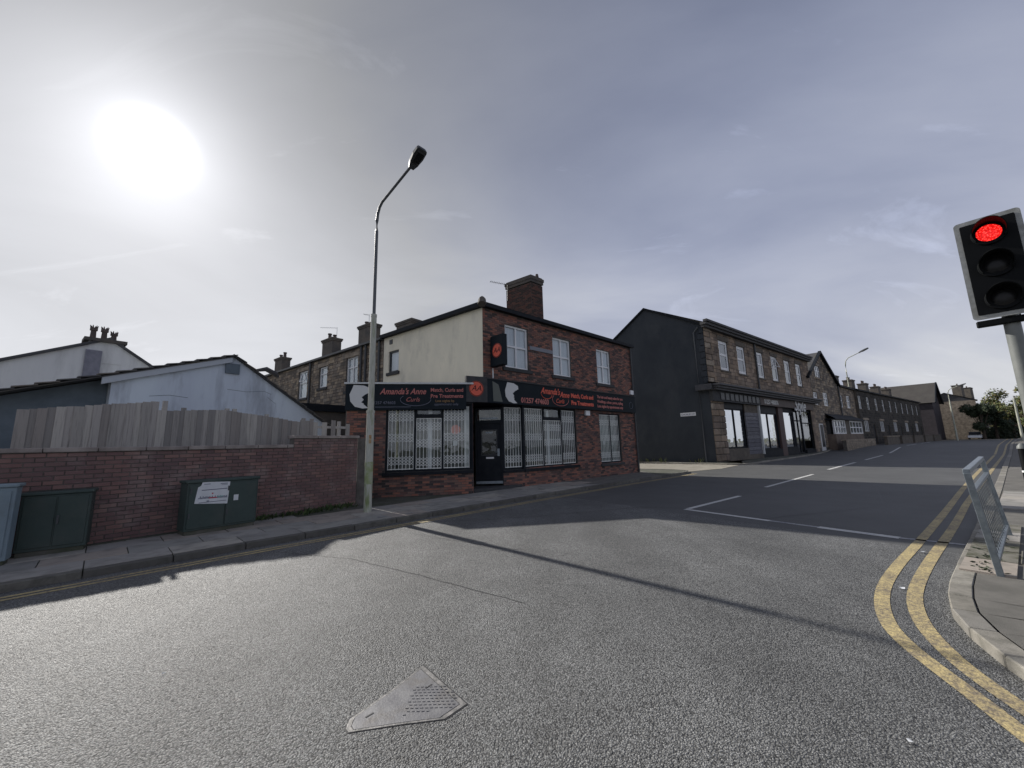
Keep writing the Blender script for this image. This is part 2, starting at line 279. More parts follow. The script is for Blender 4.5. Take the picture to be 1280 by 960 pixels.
    MATS['asphalt'] = m; return m
asph = asphalt()
def linepaint(name, c, wear):
    m = bpy.data.materials.new(name); m.use_nodes = True; nt = m.node_tree; nd = nt.nodes; lk = nt.links; b = nd['Principled BSDF']
    geo = nd.new('ShaderNodeNewGeometry')
    n = nd.new('ShaderNodeTexNoise'); n.inputs['Scale'].default_value = 26; n.inputs['Detail'].default_value = 8; n.inputs['Roughness'].default_value = 0.75; lk.new(geo.outputs['Position'], n.inputs['Vector'])
    n3 = nd.new('ShaderNodeTexNoise'); n3.inputs['Scale'].default_value = 2.5; n3.inputs['Detail'].default_value = 4; lk.new(geo.outputs['Position'], n3.inputs['Vector'])
    ad = nd.new('ShaderNodeMath'); ad.operation = 'MULTIPLY_ADD'; lk.new(n3.outputs[0], ad.inputs[0]); ad.inputs[1].default_value = 0.35; lk.new(n.outputs[0], ad.inputs[2])
    x = nd.new('ShaderNodeMapRange'); lk.new(ad.outputs[0], x.inputs[0]); x.inputs[1].default_value = 0.78-wear; x.inputs[2].default_value = 0.92-wear*0.6
    mxx = nd.new('ShaderNodeMix'); mxx.data_type = 'RGBA'; lk.new(x.outputs[0], mxx.inputs['Factor']); mxx.inputs['A'].default_value = (*c, 1); mxx.inputs['B'].default_value = (c[0]*0.35, c[1]*0.36, c[2]*0.45+0.02, 1)
    lk.new(mxx.outputs['Result'], b.inputs['Base Color']); b.inputs['Roughness'].default_value = 0.7
    vo = nd.new('ShaderNodeTexVoronoi'); vo.inputs['Scale'].default_value = 70; lk.new(geo.outputs['Position'], vo.inputs['Vector'])
    bp = nd.new('ShaderNodeBump'); bp.inputs['Distance'].default_value = 0.003; bp.invert = True; lk.new(vo.outputs['Distance'], bp.inputs['Height']); lk.new(bp.outputs[0], b.inputs['Normal'])
    MATS[name] = m; return m
yellow = linepaint('yellow_line_paint', (0.52, 0.42, 0.20), 0.22)
whitel = linepaint('white_line_paint', (0.55, 0.55, 0.53), 0.06)
whitew = linepaint('worn_white_line_paint', (0.42, 0.42, 0.41), 0.20)
tarm = mat('bitumen_joint', (0.03, 0.03, 0.032), rough=0.5)

# ------------------------------------------------------------------ geometry helpers
def sstep(a, b, x):
    t = max(0.0, min(1.0, (x-a)/(b-a))); return t*t*(3-2*t)
def rise(x, y): return 0.45*sstep(44, 62, 0.793*x+0.609*y)
class Fr:
    """vertical facade frame: u along azimuth, n outwards, z up"""
    def __init__(s, x, y, az, side=1):
        a = R(az); s.o = Vector((x, y, 0)); s.D = Vector((math.sin(a), math.cos(a), 0)); s.N = Vector((math.cos(a), -math.sin(a), 0))*side
        s.side = side; s.az = az
    def p(s, u, n, z): return s.o + s.D*u + s.N*n + Vector((0, 0, z))
class MB:
    def __init__(s): s.v = []; s.f = []
    def add(s, vs, fs):
        k = len(s.v); s.v += [Vector(v) for v in vs]; s.f += [tuple(i+k for i in f) for f in fs]
    def quad(s, *p): s.add(p, [tuple(range(len(p)))])
    def box(s, fr, u0, u1, n0, n1, z0, z1):
        P = [fr.p(u, n, z) for z in (z0, z1) for (u, n) in ((u0, n0), (u1, n0), (u1, n1), (u0, n1))]
        s.add(P, [(0, 3, 2, 1), (4, 5, 6, 7), (0, 1, 5, 4), (1, 2, 6, 5), (2, 3, 7, 6), (3, 0, 4, 7)]); return s
    def prism(s, fr, poly, n0, n1):   # poly in (u,z)
        k = len(poly); P = [fr.p(u, n0, z) for u, z in poly] + [fr.p(u, n1, z) for u, z in poly]
        s.add(P, [tuple(range(k)), tuple(range(2*k-1, k-1, -1))] + [(i, i+k, (i+1) % k + k, (i+1) % k) for i in range(k)]); return s
    def slab(s, pts, z0, z1):          # pts in (x,y)
        k = len(pts); P = [Vector((x, y, z0+rise(x, y))) for x, y in pts] + [Vector((x, y, z1+rise(x, y))) for x, y in pts]
        s.add(P, [tuple(range(k)), tuple(range(2*k-1, k-1, -1))] + [(i, i+k, (i+1) % k + k, (i+1) % k) for i in range(k)]); return s
    def tube(s, pts, rad, seg=10, cap=True):
        pts = [Vector(p) for p in pts]
        if isinstance(rad, (int, float)): rad = [rad]*len(pts)
        rings = []
        for i, p in enumerate(pts):
            t = (pts[min(i+1, len(pts)-1)] - pts[max(i-1, 0)]).normalized()
            a = t.cross(Vector((0, 0, 1)));
            if a.length < 1e-3: a = Vector((1, 0, 0))
            a.normalize(); b = t.cross(a)
            rings.append([p + (a*math.cos(2*math.pi*j/seg) + b*math.sin(2*math.pi*j/seg))*rad[i] for j in range(seg)])
        vs = [q for r0 in rings for q in r0]; fs = []
        for i in range(len(pts)-1):
            for j in range(seg): fs.append((i*seg+j, i*seg+(j+1) % seg, (i+1)*seg+(j+1) % seg, (i+1)*seg+j))
        if cap: fs += [tuple(range(seg-1, -1, -1)), tuple(range((len(pts)-1)*seg, len(pts)*seg))]
        s.add(vs, fs); return s
    def build(s, name, m, parent=None, root=None, fix=True, kind=None, label=None, smooth=False, bevel=0):
        """root: world position of the top-level thing this belongs to"""
        me = bpy.data.meshes.new(name)
        off = root if root is not None else Vector((0, 0, 0))
        me.from_pydata([v-off for v in s.v], [], s.f); me.update()
        if fix:
            b = bmesh.new(); b.from_mesh(me); bmesh.ops.recalc_face_normals(b, faces=b.faces)
            if bevel: bmesh.ops.bevel(b, geom=b.edges[:], offset=bevel, segments=1, affect='EDGES', profile=0.7)
            b.to_mesh(me); b.free()
        if smooth:
            me.polygons.foreach_set('use_smooth', [True]*len(me.polygons))
            try: me.set_sharp_from_angle(angle=R(35))
            except Exception: pass
        me.materials.append(m)
        o = bpy.data.objects.new(name, me); col.objects.link(o)
        if parent: o.parent = parent
        if kind: o['kind'] = kind
        if label: o['label'] = label
        return o
def thing(name, label, cat, loc=(0, 0, 0), group=None):
    o = bpy.data.objects.new(name, None); o.location = loc; o.empty_display_size = 0.3; col.objects.link(o)
    o['label'] = label; o['category'] = cat
    if group: o['group'] = group
    return o, Vector(loc)
def tag(o, label, cat, group=None):
    o['label'] = label; o['category'] = cat
    if group: o['group'] = group
    return o
def kids(o): return [c for c in col.objects if c.parent == o]
def copy_tree(o, parent=None):
    ch = kids(o)
    c = o.copy(); col.objects.link(c)
    if parent: c.parent = parent
    for k in ch: copy_tree(k, c)
    return c

def walls(mb, fr, u0, u1, z0, z1, ops=(), reveal=0.12, n=0.0):
    """front sheet with openings and their reveals; ops: (ua,ub,za,zb)"""
    us = sorted({u0, u1, *[o[0] for o in ops], *[o[1] for o in ops]}); zs = sorted({z0, z1, *[o[2] for o in ops], *[o[3] for o in ops]})
    us = [u for u in us if u0 <= u <= u1]; zs = [z_ for z_ in zs if z0 <= z_ <= z1]
    for a, b in zip(us, us[1:]):
        for c, d in zip(zs, zs[1:]):
            um, zm = (a+b)/2, (c+d)/2
            if any(o[0] < um < o[1] and o[2] < zm < o[3] for o in ops): continue
            mb.quad(fr.p(a, n, c), fr.p(b, n, c), fr.p(b, n, d), fr.p(a, n, d))
    for a, b, c, d in ops:
        for q in (((a, c), (a, d)), ((b, c), (b, d)), ((a, c), (b, c)), ((a, d), (b, d))):
            (ua, za), (ub, zb) = q
            mb.quad(fr.p(ua, n, za), fr.p(ub, n, zb), fr.p(ub, n-reveal, zb), fr.p(ua, n-reveal, za))
def courses(fr, u0, u1, z0, z1, ops=(), bl=0.225, bh=0.075, joint=0.010, proud=0.009, vary=0.0, nn=0.0, topfn=None):
    """list of (ua,ub,za,zb) pieces"""
    out = []; r = 0; zc = z0
    while zc < z1-0.01:
        h = bh*(1+random.uniform(-vary, vary)); zt = min(zc+h, z1)
        zm = (zc+zt)/2
        blk = sorted([(o[0], o[1]) for o in ops if o[2] < zm < o[3]])
        u = u0 - (bl*0.5 if r % 2 else 0.0) - (random.random()*bl*vary)
        while u < u1:
            l = bl*(1+random.uniform(-vary, vary)*1.2); a, b = max(u, u0), min(u+l, u1); u += l
            segs = [(a, b)]
            for (x, y) in blk:
                ns = []
                for (p, q) in segs:
                    if q <= x or p >= y: ns.append((p, q))
                    else:
                        if p < x: ns.append((p, x))
                        if q > y: ns.append((y, q))
                segs = ns
            for p, q in segs:
                if q-p > 0.03 and zt-zc > 0.02:
                    if topfn and zt > topfn((p+q)/2): continue
                    out.append((p+joint/2, q-joint/2, zc+joint/2, zt-joint/2))
        zc = zt; r += 1
    return out
def piece_mesh(mb, fr, pcs, proud, nn=0.0, jit=0.0):
    for (a, b, c, d) in pcs:
        pr = nn+proud*(1+random.uniform(-0.5, 0.6)*jit)
        q = [fr.p(a, nn-0.002, c), fr.p(b, nn-0.002, c), fr.p(b, nn-0.002, d), fr.p(a, nn-0.002, d)]
        e = min(0.004, (d-c)*0.12)
        f = [fr.p(a+e, pr, c+e), fr.p(b-e, pr, c+e), fr.p(b-e, pr, d-e), fr.p(a+e, pr, d-e)]
        if fr.side > 0: mb.add(q+f, [(4, 5, 6, 7), (0, 1, 5, 4), (1, 2, 6, 5), (2, 3, 7, 6), (3, 0, 4, 7)])
        else: mb.add(q+f, [(7, 6, 5, 4), (4, 5, 1, 0), (5, 6, 2, 1), (6, 7, 3, 2), (7, 4, 0, 3)])
def bars(fr, u0, u1, z0, z1, us, zs, t, n0, n1, mb=None, border=None):
    mb = mb or MB(); bt = border or t
    mb.box(fr, u0, u0+bt, n0, n1, z0, z1); mb.box(fr, u1-bt, u1, n0, n1, z0, z1)
    mb.box(fr, u0+bt, u1-bt, n0, n1, z0, z0+bt); mb.box(fr, u0+bt, u1-bt, n0, n1, z1-bt, z1)
    for u in us: mb.box(fr, u-t/2, u+t/2, n0+0.004, n1-0.004, z0+bt, z1-bt)
    cut = [u0+bt] + [x for u in us for x in (u-t/2, u+t/2)] + [u1-bt]
    for z_ in zs:
        for a, b in zip(cut[::2], cut[1::2]): mb.box(fr, a, b, n0+0.004, n1-0.004, z_-t/2, z_+t/2)
    return mb
def window(fr, root, rl, u0, u1, z0, z1, us=(), zs=(), t=0.05, border=0.07, m=None, pm=None, rec=0.10, back=None, sill=None, sillm=None, hopper=None):
    m = m or upvc; pm = pm or pane_m
    w_ = bars(fr, u0, u1, z0, z1, us, zs, t, -rec-0.06, -rec, border=border).build('window', m, root, rl)
    U = [u0+border] + [x for u in us for x in (u-t/2, u+t/2)] + [u1-border]; Z = [z0+border] + [x for zz_ in zs for x in (zz_-t/2, zz_+t/2)] + [z1-border]
    for a, b in zip(U[::2], U[1::2]):
        for c, d in zip(Z[::2], Z[1::2]):
            q = MB(); q.box(fr, a, b, -rec-0.045, -rec-0.035, c, d); q.build('pane', pm, w_, rl)
    if hopper:   # top light swung out
        a, b, c, d = hopper
        h = MB()
        for (p, q_) in (((a, d), (a, c)), ((b, d), (b, c)), ((a, c), (b, c)), ((a, d), (b, d))):
            pp = [fr.p(x, -rec+0.35*(d-zz_), zz_+0.02) for x, zz_ in (p, q_)]
            h.tube(pp, 0.03, 5)
        h.build('hopper_frame', m, w_, rl)
    if back:
        MB().box(fr, u0+0.02, u1-0.02, -rec-0.10, -rec-0.075, z0+0.02, z1-0.02).build('curtain', back, w_, rl)
    if sill:
        MB().box(fr, u0-sill, u1+sill, -rec+0.01, 0.07, z0-0.13, z0-0.003).build('sill', sillm or stonesill, root, rl)
    return w_
def text(s_, fr, u, n, z_, size, m, parent, root, name='lettering', align='CENTER', shear=0.0, ext=0.006, sx=1.0, rot=0.0, offset=0.0, width=None):
    cu = bpy.data.curves.new(name, 'FONT'); cu.body = s_; cu.size = size; cu.align_x = align; cu.extrude = ext; cu.shear = shear; cu.resolution_u = 3; cu.offset = offset
    t = bpy.data.objects.new('tmp', cu); col.objects.link(t)
    dg = bpy.context.evaluated_depsgraph_get(); me = bpy.data.meshes.new_from_object(t.evaluated_get(dg)); bpy.data.objects.remove(t)
    if width:
        xs_ = [v.co.x for v in me.vertices]; sx = width/(max(xs_)-min(xs_))
    D = fr.D*fr.side
    X = D; Z = fr.N; Y = Vector((0, 0, 1))
    Mx = Matrix(((X.x, Y.x, Z.x, 0), (X.y, Y.y, Z.y, 0), (X.z, Y.z, Z.z, 0), (0, 0, 0, 1)))
    pos = fr.p(u, n, z_) - root
    me.transform(Matrix.Translation(pos) @ Mx @ Matrix.Rotation(rot, 4, 'Z') @ Matrix.Diagonal((sx, 1, 1, 1)))
    me.materials.clear(); me.materials.append(m); me.name = name
    o = bpy.data.objects.new(name, me); col.objects.link(o); o.parent = parent; return o
def blob(fr, pts, n0, n1): return MB().prism(fr, pts, n0, n1)
def chimney(root, rl, fr, u0, u1, n0, n1, z0, z1, m, pots=(), pot_h=0.5, capm=None, brick=None, crown=False):
    c = MB().box(fr, u0, u1, n0, n1, z0, z1-0.22); c = c.build('chimney', m, root, rl)
    q = MB(); q.box(fr, u0-0.05, u1+0.05, n0-0.05, n1+0.05, z1-0.22, z1-0.12); q.box(fr, u0-0.09, u1+0.09, n0-0.09, n1+0.09, z1-0.12, z1); q.build('chimney_cap', capm or m, c, rl)
    if brick:
        b = MB()
        piece_mesh(b, Fr(*fr.p(0, n1, 0).xy, fr.az, fr.side), courses(fr, u0, u1, z0, z1-0.23), 0.009)
        sd = Fr(*fr.p(u0, n1, 0).xy, 0); sd.D = -fr.N; sd.N = -fr.D; sd.side = -fr.side
        piece_mesh(b, sd, courses(sd, 0, n1-n0, z0, z1-0.23), 0.009)
        b.build('brickwork', brick, c, rl, fix=False, kind='stuff')
    for pu, pn, ph in pots:
        pt = MB(); b = fr.p(pu, pn, z1)
        pt.tube([b, b+Vector((0, 0, ph*0.8)), b+Vector((0, 0, ph*0.82)), b+Vector((0, 0, ph))], [0.13, 0.11, 0.15, 0.14], 10)
        if crown:
            for k in range(6):
                a = k*math.pi/3; w0 = b+Vector((math.cos(a)*0.12, math.sin(a)*0.12, ph)); pt.tube([w0, w0+Vector((math.cos(a)*0.04, math.sin(a)*0.04, 0.16))], [0.035, 0.012], 4)
        pt.build('chimney_pot', potm, c, rl, smooth=False)
    return c
def downpipe(root, rl, pts, r=0.045, m=None, name='downpipe'):
    return MB().tube(pts, r, 8).build(name, m or darkmetal, root, rl, smooth=True)

# ------------------------------------------------------------------ ground and road
def grid_sheet(name, m, x0, x1, y0, y1, n, zoff, extra=None):
    xs = [x0+(x1-x0)*i/n for i in range(n+1)]; ys = [y0+(y1-y0)*i/n for i in range(n+1)]
    mb = MB(); mb.v = [Vector((x, y, zoff+rise(x, y))) for y in ys for x in xs]
    mb.f = [(j*(n+1)+i, j*(n+1)+i+1, (j+1)*(n+1)+i+1, (j+1)*(n+1)+i) for j in range(n) for i in range(n)]
    o = mb.build(name, m, fix=False); o['kind'] = 'structure'; return o
earth = mat('earth', (0.10, 0.09, 0.07), c2=(0.06, 0.075, 0.04), scale=0.6, rough=0.95)
grid_sheet('ground', earth, -900, 900, -900, 900, 60, -0.55)
grid_sheet('road', asph, -60, 140, -60, 140, 100, 0.0)

def offset_poly(pts, d):
    out = []
    for i, p in enumerate(pts):
        a = Vector(pts[max(i-1, 0)]); b = Vector(pts[min(i+1, len(pts)-1)]); t = (b-a).normalized(); nrm_ = Vector((-t.y, t.x)); out.append((p[0]+nrm_.x*d, p[1]+nrm_.y*d))
    return out
def resample(pts, step):
    P = [Vector(p) for p in pts]; L = [0]
    for a, b in zip(P, P[1:]): L.append(L[-1]+(b-a).length)
    n = max(2, int(round(L[-1]/step))); out = []; j = 0
    for i in range(n+1):
        t = L[-1]*i/n
        while j < len(L)-2 and L[j+1] < t: j += 1
        k = (t-L[j])/(L[j+1]-L[j]); out.append(tuple(P[j].lerp(P[j+1], k)))
    return out
def smoothpts(pts, it=2):
    for _ in range(it):
        q = [pts[0]]
        for a, b in zip(pts, pts[1:]): q += [(a[0]*.75+b[0]*.25, a[1]*.75+b[1]*.25), (a[0]*.25+b[0]*.75, a[1]*.25+b[1]*.75)]
        pts = q+[pts[-1]]
    return pts
def ribbon(name, pts, w_, m, zz_=0.004, gaps=None, label=None, parent=None):
    L = offset_poly(pts, w_/2); Rr = offset_poly(pts, -w_/2); mb = MB()
    for i in range(len(pts)-1):
        if gaps and gaps(i): continue
        q = [L[i], L[i+1], Rr[i+1], Rr[i]]
        mb.quad(*[Vector((x, y, zz_+rise(x, y))) for x, y in q])
    o = mb.build(name, m, parent, fix=False); o['kind'] = 'structure' if not parent else ''
    if parent: del o['kind']
    return o

# left pavement -----------------------------------------------------
kl = [(-12.0, -1.2), (-9.6, 1.3), (-6.16, 4.88), (-4.53, 6.63), (-2.5, 8.68), (1.44, 12.67), (5.2, 16.30), (7.6, 18.45), (8.75, 19.5), (9.0, 20.4), (8.4, 21.3), (6.4, 22.6)]
kl = resample(smoothpts(kl, 2), 0.91)
lp = bpy.data.objects.new('pavement', None); col.objects.link(lp); lp['kind'] = 'structure'
inner = offset_poly(kl, 0.14)
poly = [inner[0]] + inner[1:] + [(-6, 30), (-30, 30), (-30, -10)]
MB().slab(offset_poly(kl, 0.16) + [(1, 26), (-30, 30), (-30, -10)], -0.06, 0.085).build('pavement_base', pave_dark, lp)
def kerbs(line, parent, w_=0.13, sgn=1, top=0.10, m=None):
    o_ = offset_poly(line, sgn*w_)
    for i in range(len(line)-1):
        a, b, c, d = Vector(line[i]), Vector(line[i+1]), Vector(o_[i+1]), Vector(o_[i])
        g = 0.006/(b-a).length; a2, b2, c2, d2 = a.lerp(b, g), b.lerp(a, g), c.lerp(d, g), d.lerp(c, g)
        dz = random.uniform(-0.004, 0.004)
        MB().slab([tuple(a2), tuple(b2), tuple(c2), tuple(d2)], -0.05, top+dz).build('kerbstone', m or curb, parent, bevel=0.009)
kerbs(kl, lp, m=mat('shaded_kerb', (0.13, 0.125, 0.11), rnd=[(0.13, 0.125, 0.11), (0.105, 0.10, 0.09), (0.15, 0.143, 0.125)], c2=(0.07, 0.068, 0.058), scale=7, ramp=(0.45, 0.75), rough=0.85, bump=0.003, bscale=90))  # left kerb colour darkened to stand for its shaded face
rows = [0.145, 0.76, 1.37, 1.98, 2.6]
for r_i in range(4):
    A = offset_poly(kl, rows[r_i]); B = offset_poly(kl, rows[r_i+1]-0.01)
    last = 24 if r_i < 3 else 13
    for i in range(4, min(last, len(kl)-1)):
        sh = 0.5 if r_i % 2 else 0.0
        a, b, c, d = (Vector(A[i]).lerp(Vector(A[i+1]), sh), Vector(A[i+1]).lerp(Vector(A[min(i+2, len(A)-1)]), sh), Vector(B[i+1]).lerp(Vector(B[min(i+2, len(B)-1)]), sh), Vector(B[i]).lerp(Vector(B[i+1]), sh))
        g = 0.008; a2, b2, c2, d2 = a.lerp(b, g), b.lerp(a, g), c.lerp(d, g), d.lerp(c, g)
        mb = MB(); mb.slab([tuple(a2), tuple(b2), tuple(c2), tuple(d2)], 0.06, 0.10)
        tx, ty = random.uniform(-0.009, 0.009), random.uniform(-0.009, 0.009); cc_ = (a+c)/2
        for v in mb.v:
            if v.z > 0.08: v.z += tx*(v.x-cc_.x)+ty*(v.y-cc_.y)+random.uniform(-0.001, 0.001)
        mb.build('paving_flag', flag, lp)
# smoother paving in front of the shop
MB().slab([(x, y) for x, y in offset_poly(kl, 0.15)[22:30]] + [(6.6, 20.2), (5.6, 19.9), (0.0, 14.5), (-2.0, 13.5)], 0.03, 0.097).build('pavement_surface', pave_tar, lp)

# right pavement ----------------------------------------------------
kr = [(1.2, -2.0), (2.2, -0.4), (2.75, 1.2), (3.05, 2.2), (3.30, 2.84), (3.52, 3.25), (3.76, 3.61), (4.08, 3.93), (4.48, 4.28), (5.26, 4.88), (6.28, 5.66), (9.8, 8.36), (13.9, 11.50), (24.0, 19.3), (40, 31.6), (62, 48.4), (100, 77), (130, 98)]
krd = resample(kr, 0.6)
krd = smoothpts(krd[:30], 1) + krd[30:]
rp = bpy.data.objects.new('pavement', None); col.objects.link(rp); rp['kind'] = 'structure'
kk = resample(smoothpts(kr, 3), 0.45)
near = kk[:64]; far_ = kk[63:]
kerbs(near, rp, 0.16, -1, 0.085)
fa = resample(far_, 3.0); MBk = MB()
fo = offset_poly(fa, -0.16)
for i in range(len(fa)-1): MBk.slab([fa[i], fa[i+1], fo[i+1], fo[i]], -0.05, 0.10)
MBk.build('far_kerb', curb, rp, kind='stuff')
ino = offset_poly(kk, -0.168)
mb = MB(); ou = offset_poly(kk, -7.0)
for i in range(len(kk)-1):
    mb.quad(*[Vector((x, y, 0.080+rise(x, y))) for x, y in (ino[i], ino[i+1], ou[i+1], ou[i])])
mb.build('pavement_surface', pave_tar, rp, fix=False)
# concrete and mossy slabs around the guard rail
rf = Fr(4.95, 4.62, 53)
for a, b, c, d, mm in ((0.05, 0.75, 0.02, 0.42, flag), (0.77, 1.4, 0.02, 0.42, moss), (1.42, 2.2, 0.02, 0.42, moss), (2.22, 3.0, 0.02, 0.42, flag), (3.02, 3.8, 0.02, 0.42, moss), (0.8, 1.6, 0.44, 0.9, moss)):
    mb = MB(); mb.box(rf, a, b-0.02, c, d, 0.05, 0.098+random.uniform(0, 0.004)); mb.build('paving_flag', mm, rp)
for k in range(6):
    a = 6.0+k*0.62
    for c in (0.1, 0.72):
        MB().box(rf, a, a+0.6, c, c+0.6, 0.05, 0.100+random.uniform(0, 0.003)).build('paving_flag', flag, rp)

# pavement in front of the black building
kb = [(9.2, 30.4), (12.2, 26.6), (13.4, 24.9), (14.2, 24.4), (15.3, 24.9), (17.2, 26.9), (23.5, 32.2), (30.0, 38.2), (36.5, 43.9), (44.0, 49.6), (60, 62), (84, 80), (110, 100)]
kb = smoothpts(kb, 1); kbr = resample(kb, 1.0)
bp_ = bpy.data.objects.new('pavement', None); col.objects.link(bp_); bp_['kind'] = 'structure'
kerbs(kbr[:34], bp_, 0.14, 1)
fa = resample(kbr[33:], 4.0); MBk = MB(); fo = offset_poly(fa, 0.14)
for i in range(len(fa)-1): MBk.slab([fa[i], fa[i+1], fo[i+1], fo[i]], -0.05, 0.10)
MBk.build('far_kerb', curb, bp_, kind='stuff')
mb = MB(); A = offset_poly(kbr, 0.15); B = offset_poly(kbr, 6.5)
for i in range(len(A)-1): mb.quad(*[Vector((x, y, 0.092+rise(x, y))) for x, y in (A[i], A[i+1], B[i+1], B[i])])
mb.build('pavement_surface', pave_dark, bp_, fix=False)
# side street between the two shops: rough pale concrete
mb = MB(); mb.quad(*[Vector((x, y, 0.012)) for x, y in ((7.5, 22.0), (8.9, 20.3), (11.5, 21.8), (14.0, 24.4), (12.3, 26.7), (-2, 42), (-9, 36))])
o = mb.build('side_street', concrete, fix=False); o['kind'] = 'structure'
mb = MB()
for k in range(420):
    t = random.random(); x = 13.1-t*4.6+random.gauss(0, 0.35); y = 26.0+t*3.9+random.gauss(0, 0.25); s0 = random.uniform(0.015, 0.06)
    mb.add([(x-s0, y-s0, 0.012), (x+s0, y-s0, 0.012), (x, y+s0, 0.012), (x, y, 0.012+s0*1.1)], [(0, 1, 3), (1, 2, 3), (2, 0, 3)])
tag(mb.build('rubble', concrete, fix=True, kind='stuff'), 'pale rubble and grit along the foot of the black gable wall', 'rubble')

# road markings -----------------------------------------------------
yo = [(2.3, 0.4), (2.52, 1.5), (2.66, 2.25), (2.75, 2.5), (2.83, 2.74), (2.91, 3.01), (3.03, 3.33), (3.18, 3.60), (3.51, 4.01), (4.01, 4.5), (4.85, 5.18), (5.8, 5.9), (7.03, 6.85), (8.87, 8.28), (14.4, 12.65), (23.4, 19.6), (60, 47.9), (90, 71)]
yi = [(2.6, 0.9), (2.88, 2.3), (2.98, 2.65), (3.05, 2.86), (3.15, 3.08), (3.32, 3.38), (3.56, 3.71), (3.91, 4.09), (4.41, 4.53), (5.43, 5.34), (6.93, 6.48), (8.76, 7.91), (11.08, 9.75), (20.95, 17.3), (60, 47.2), (90, 70.3)]
ribbon('yellow_line', resample(smoothpts(yo, 2), 0.12), 0.115, yellow, 0.004)
ribbon('yellow_line', resample(smoothpts(yi, 2), 0.12), 0.115, yellow, 0.004)
klo = kl[:33]
ribbon('yellow_line', offset_poly(klo, -0.26), 0.075, yellow, 0.004)
ribbon('yellow_line', offset_poly(klo, -0.40), 0.075, yellow, 0.004)
def line(name, a, b, w_, m, n=10, gaps=None, zz_=0.004):
    return ribbon(name, [(a[0]+(b[0]-a[0])*i/n, a[1]+(b[1]-a[1])*i/n) for i in range(n+1)], w_, m, zz_, gaps)
line('stop_line', (4.0, 9.42), (5.0, 7.9), 0.13, whitel)
line('stop_line', (5.0, 7.9), (5.45, 7.25), 0.10, whitew)
line('stop_line', (5.45, 7.25), (6.05, 6.38), 0.17, whitel)
line('stop_line', (6.05, 6.38), (6.9, 5.55), 0.10, whitew)
for a, b in (((4.10, 9.46), (6.42, 11.34)), ((8.36, 13.2), (13.07, 17.27)), ((15.63, 19.6), (21.2, 24.4)), ((23.9, 26.7), (30.4, 32.3)), ((33.5, 34.9), (40.5, 40.9)), ((44, 43.7), (51, 49.4)), ((55, 52.6), (63, 59))):
    line('centre_line', a, b, 0.12 if a[0] < 10 else 0.15, whitel)
# bitumen joints and cracks
def crack(pts, w0=0.012):
    q = []
    for i, (x, y) in enumerate(resample(pts, 0.12)): q.append((x+random.gauss(0, 0.008), y+random.gauss(0, 0.008)))
    ribbon('road_joint', q, w0, tarm, 0.003)
crack([(-3.9, 6.5), (-2.4, 5.95), (-1.0, 5.0), (0.1, 4.2)], 0.009)
crack([(-2.0, 7.6), (-0.3, 6.4), (0.9, 5.9)], 0.006)
line('pavement_mark', (-3.02, 8.72), (-2.86, 8.86), 0.05, whitew, 2, None, 0.110)
line('pavement_mark', (-2.50, 9.12), (-2.36, 9.24), 0.05, whitew, 2, None, 0.110)
crack([(-2.2, 8.55), (0.2, 8.9), (3.2, 9.9), (4.0, 9.6)], 0.02)
crack([(5.0, 8.1), (8.5, 9.2), (12, 13.2)], 0.02); crack([(9, 17.2), (12.5, 13.0)], 0.02)

# litter
def litter(x, y, z0, s_, lab):
    mb = MB(); n = 5
    vs = [Vector((x+random.uniform(-s_, s_), y+random.uniform(-s_, s_), z0+random.uniform(0.002, s_*0.6))) for _ in range(n)]
    mb.add(vs, [(0, 1, 2), (0, 2, 3), (0, 3, 4), (1, 2, 4)])
    tag(mb.build('litter', paper), lab, 'litter', 'scraps of litter on the road')
litter(4.05, 4.35, 0.004, 0.035, 'crumpled white scrap of litter on the tarmac beside the curved right kerb')
litter(5.55, 5.55, 0.004, 0.05, 'flat white scrap of litter on the road near the foot of the guard rail')
litter(2.05, 2.3, 0.004, 0.02, 'tiny white scrap on the road left of the bottom of the double yellow lines')
litter(-2.6, 3.1, 0.004, 0.02, 'tiny white scrap of litter alone on the bright road at lower left')

# access cover ------------------------------------------------------
t, tl = thing('access_cover', 'wedge shaped metal access cover set in the road in the foreground', 'manhole cover', (-0.7, 2.8, 0))
outer = [(-1.01, 2.50), (-1.02, 2.58), (-0.86, 2.84), (-0.71, 3.13), (-0.335, 2.69), (-0.45, 2.56), (-0.72, 2.52), (-0.98, 2.47)]
cx = sum(p[0] for p in outer)/8; cy = sum(p[1] for p in outer)/8
inn = [(cx+(x-cx)*0.91, cy+(y-cy)*0.91) for x, y in outer]
mb = MB()
for i in range(8):
    a, b, c, d = outer[i], outer[(i+1) % 8], inn[(i+1) % 8], inn[i]
    mb.slab([a, b, c, d], -0.02, 0.0045)
mb.build('frame', coverfr, t, tl)
pl_ = [(cx+(x-cx)*0.895, cy+(y-cy)*0.895) for x, y in outer]
MB().slab([(cx+(x-cx)*1.03, cy+(y-cy)*1.03) for x, y in outer], -0.02, 0.0022).build('bitumen_bed', tarm, t, tl)
MB().slab(pl_, -0.02, 0.0055).build('plate', covermet, t, tl)
mb = MB()
for i in range(14):
    for j in range(10):
        x, y = -0.70+i*0.03+(j % 2)*0.015, 2.60+j*0.03
        # keep studs inside the wide right half
        if y < 2.60+(x+0.70)*0.2 or y > 3.02-(x+0.62)*1.2 or x > -0.40: continue
        mb.slab([(x-0.008, y-0.004), (x+0.008, y-0.004), (x+0.008, y+0.004), (x-0.008, y+0.004)], 0.0056, 0.0085)
mb.build('stud_pattern', covermet, t, tl, kind='stuff')
for (x, y) in ((-0.92, 2.60), (-0.62, 2.87)):
    MB().slab([(x-0.012, y-0.012), (x-0.004, y-0.018), (x+0.03, y+0.022), (x+0.022, y+0.028)], 0.0056, 0.0075).build('key_slot', tarm, t, tl)

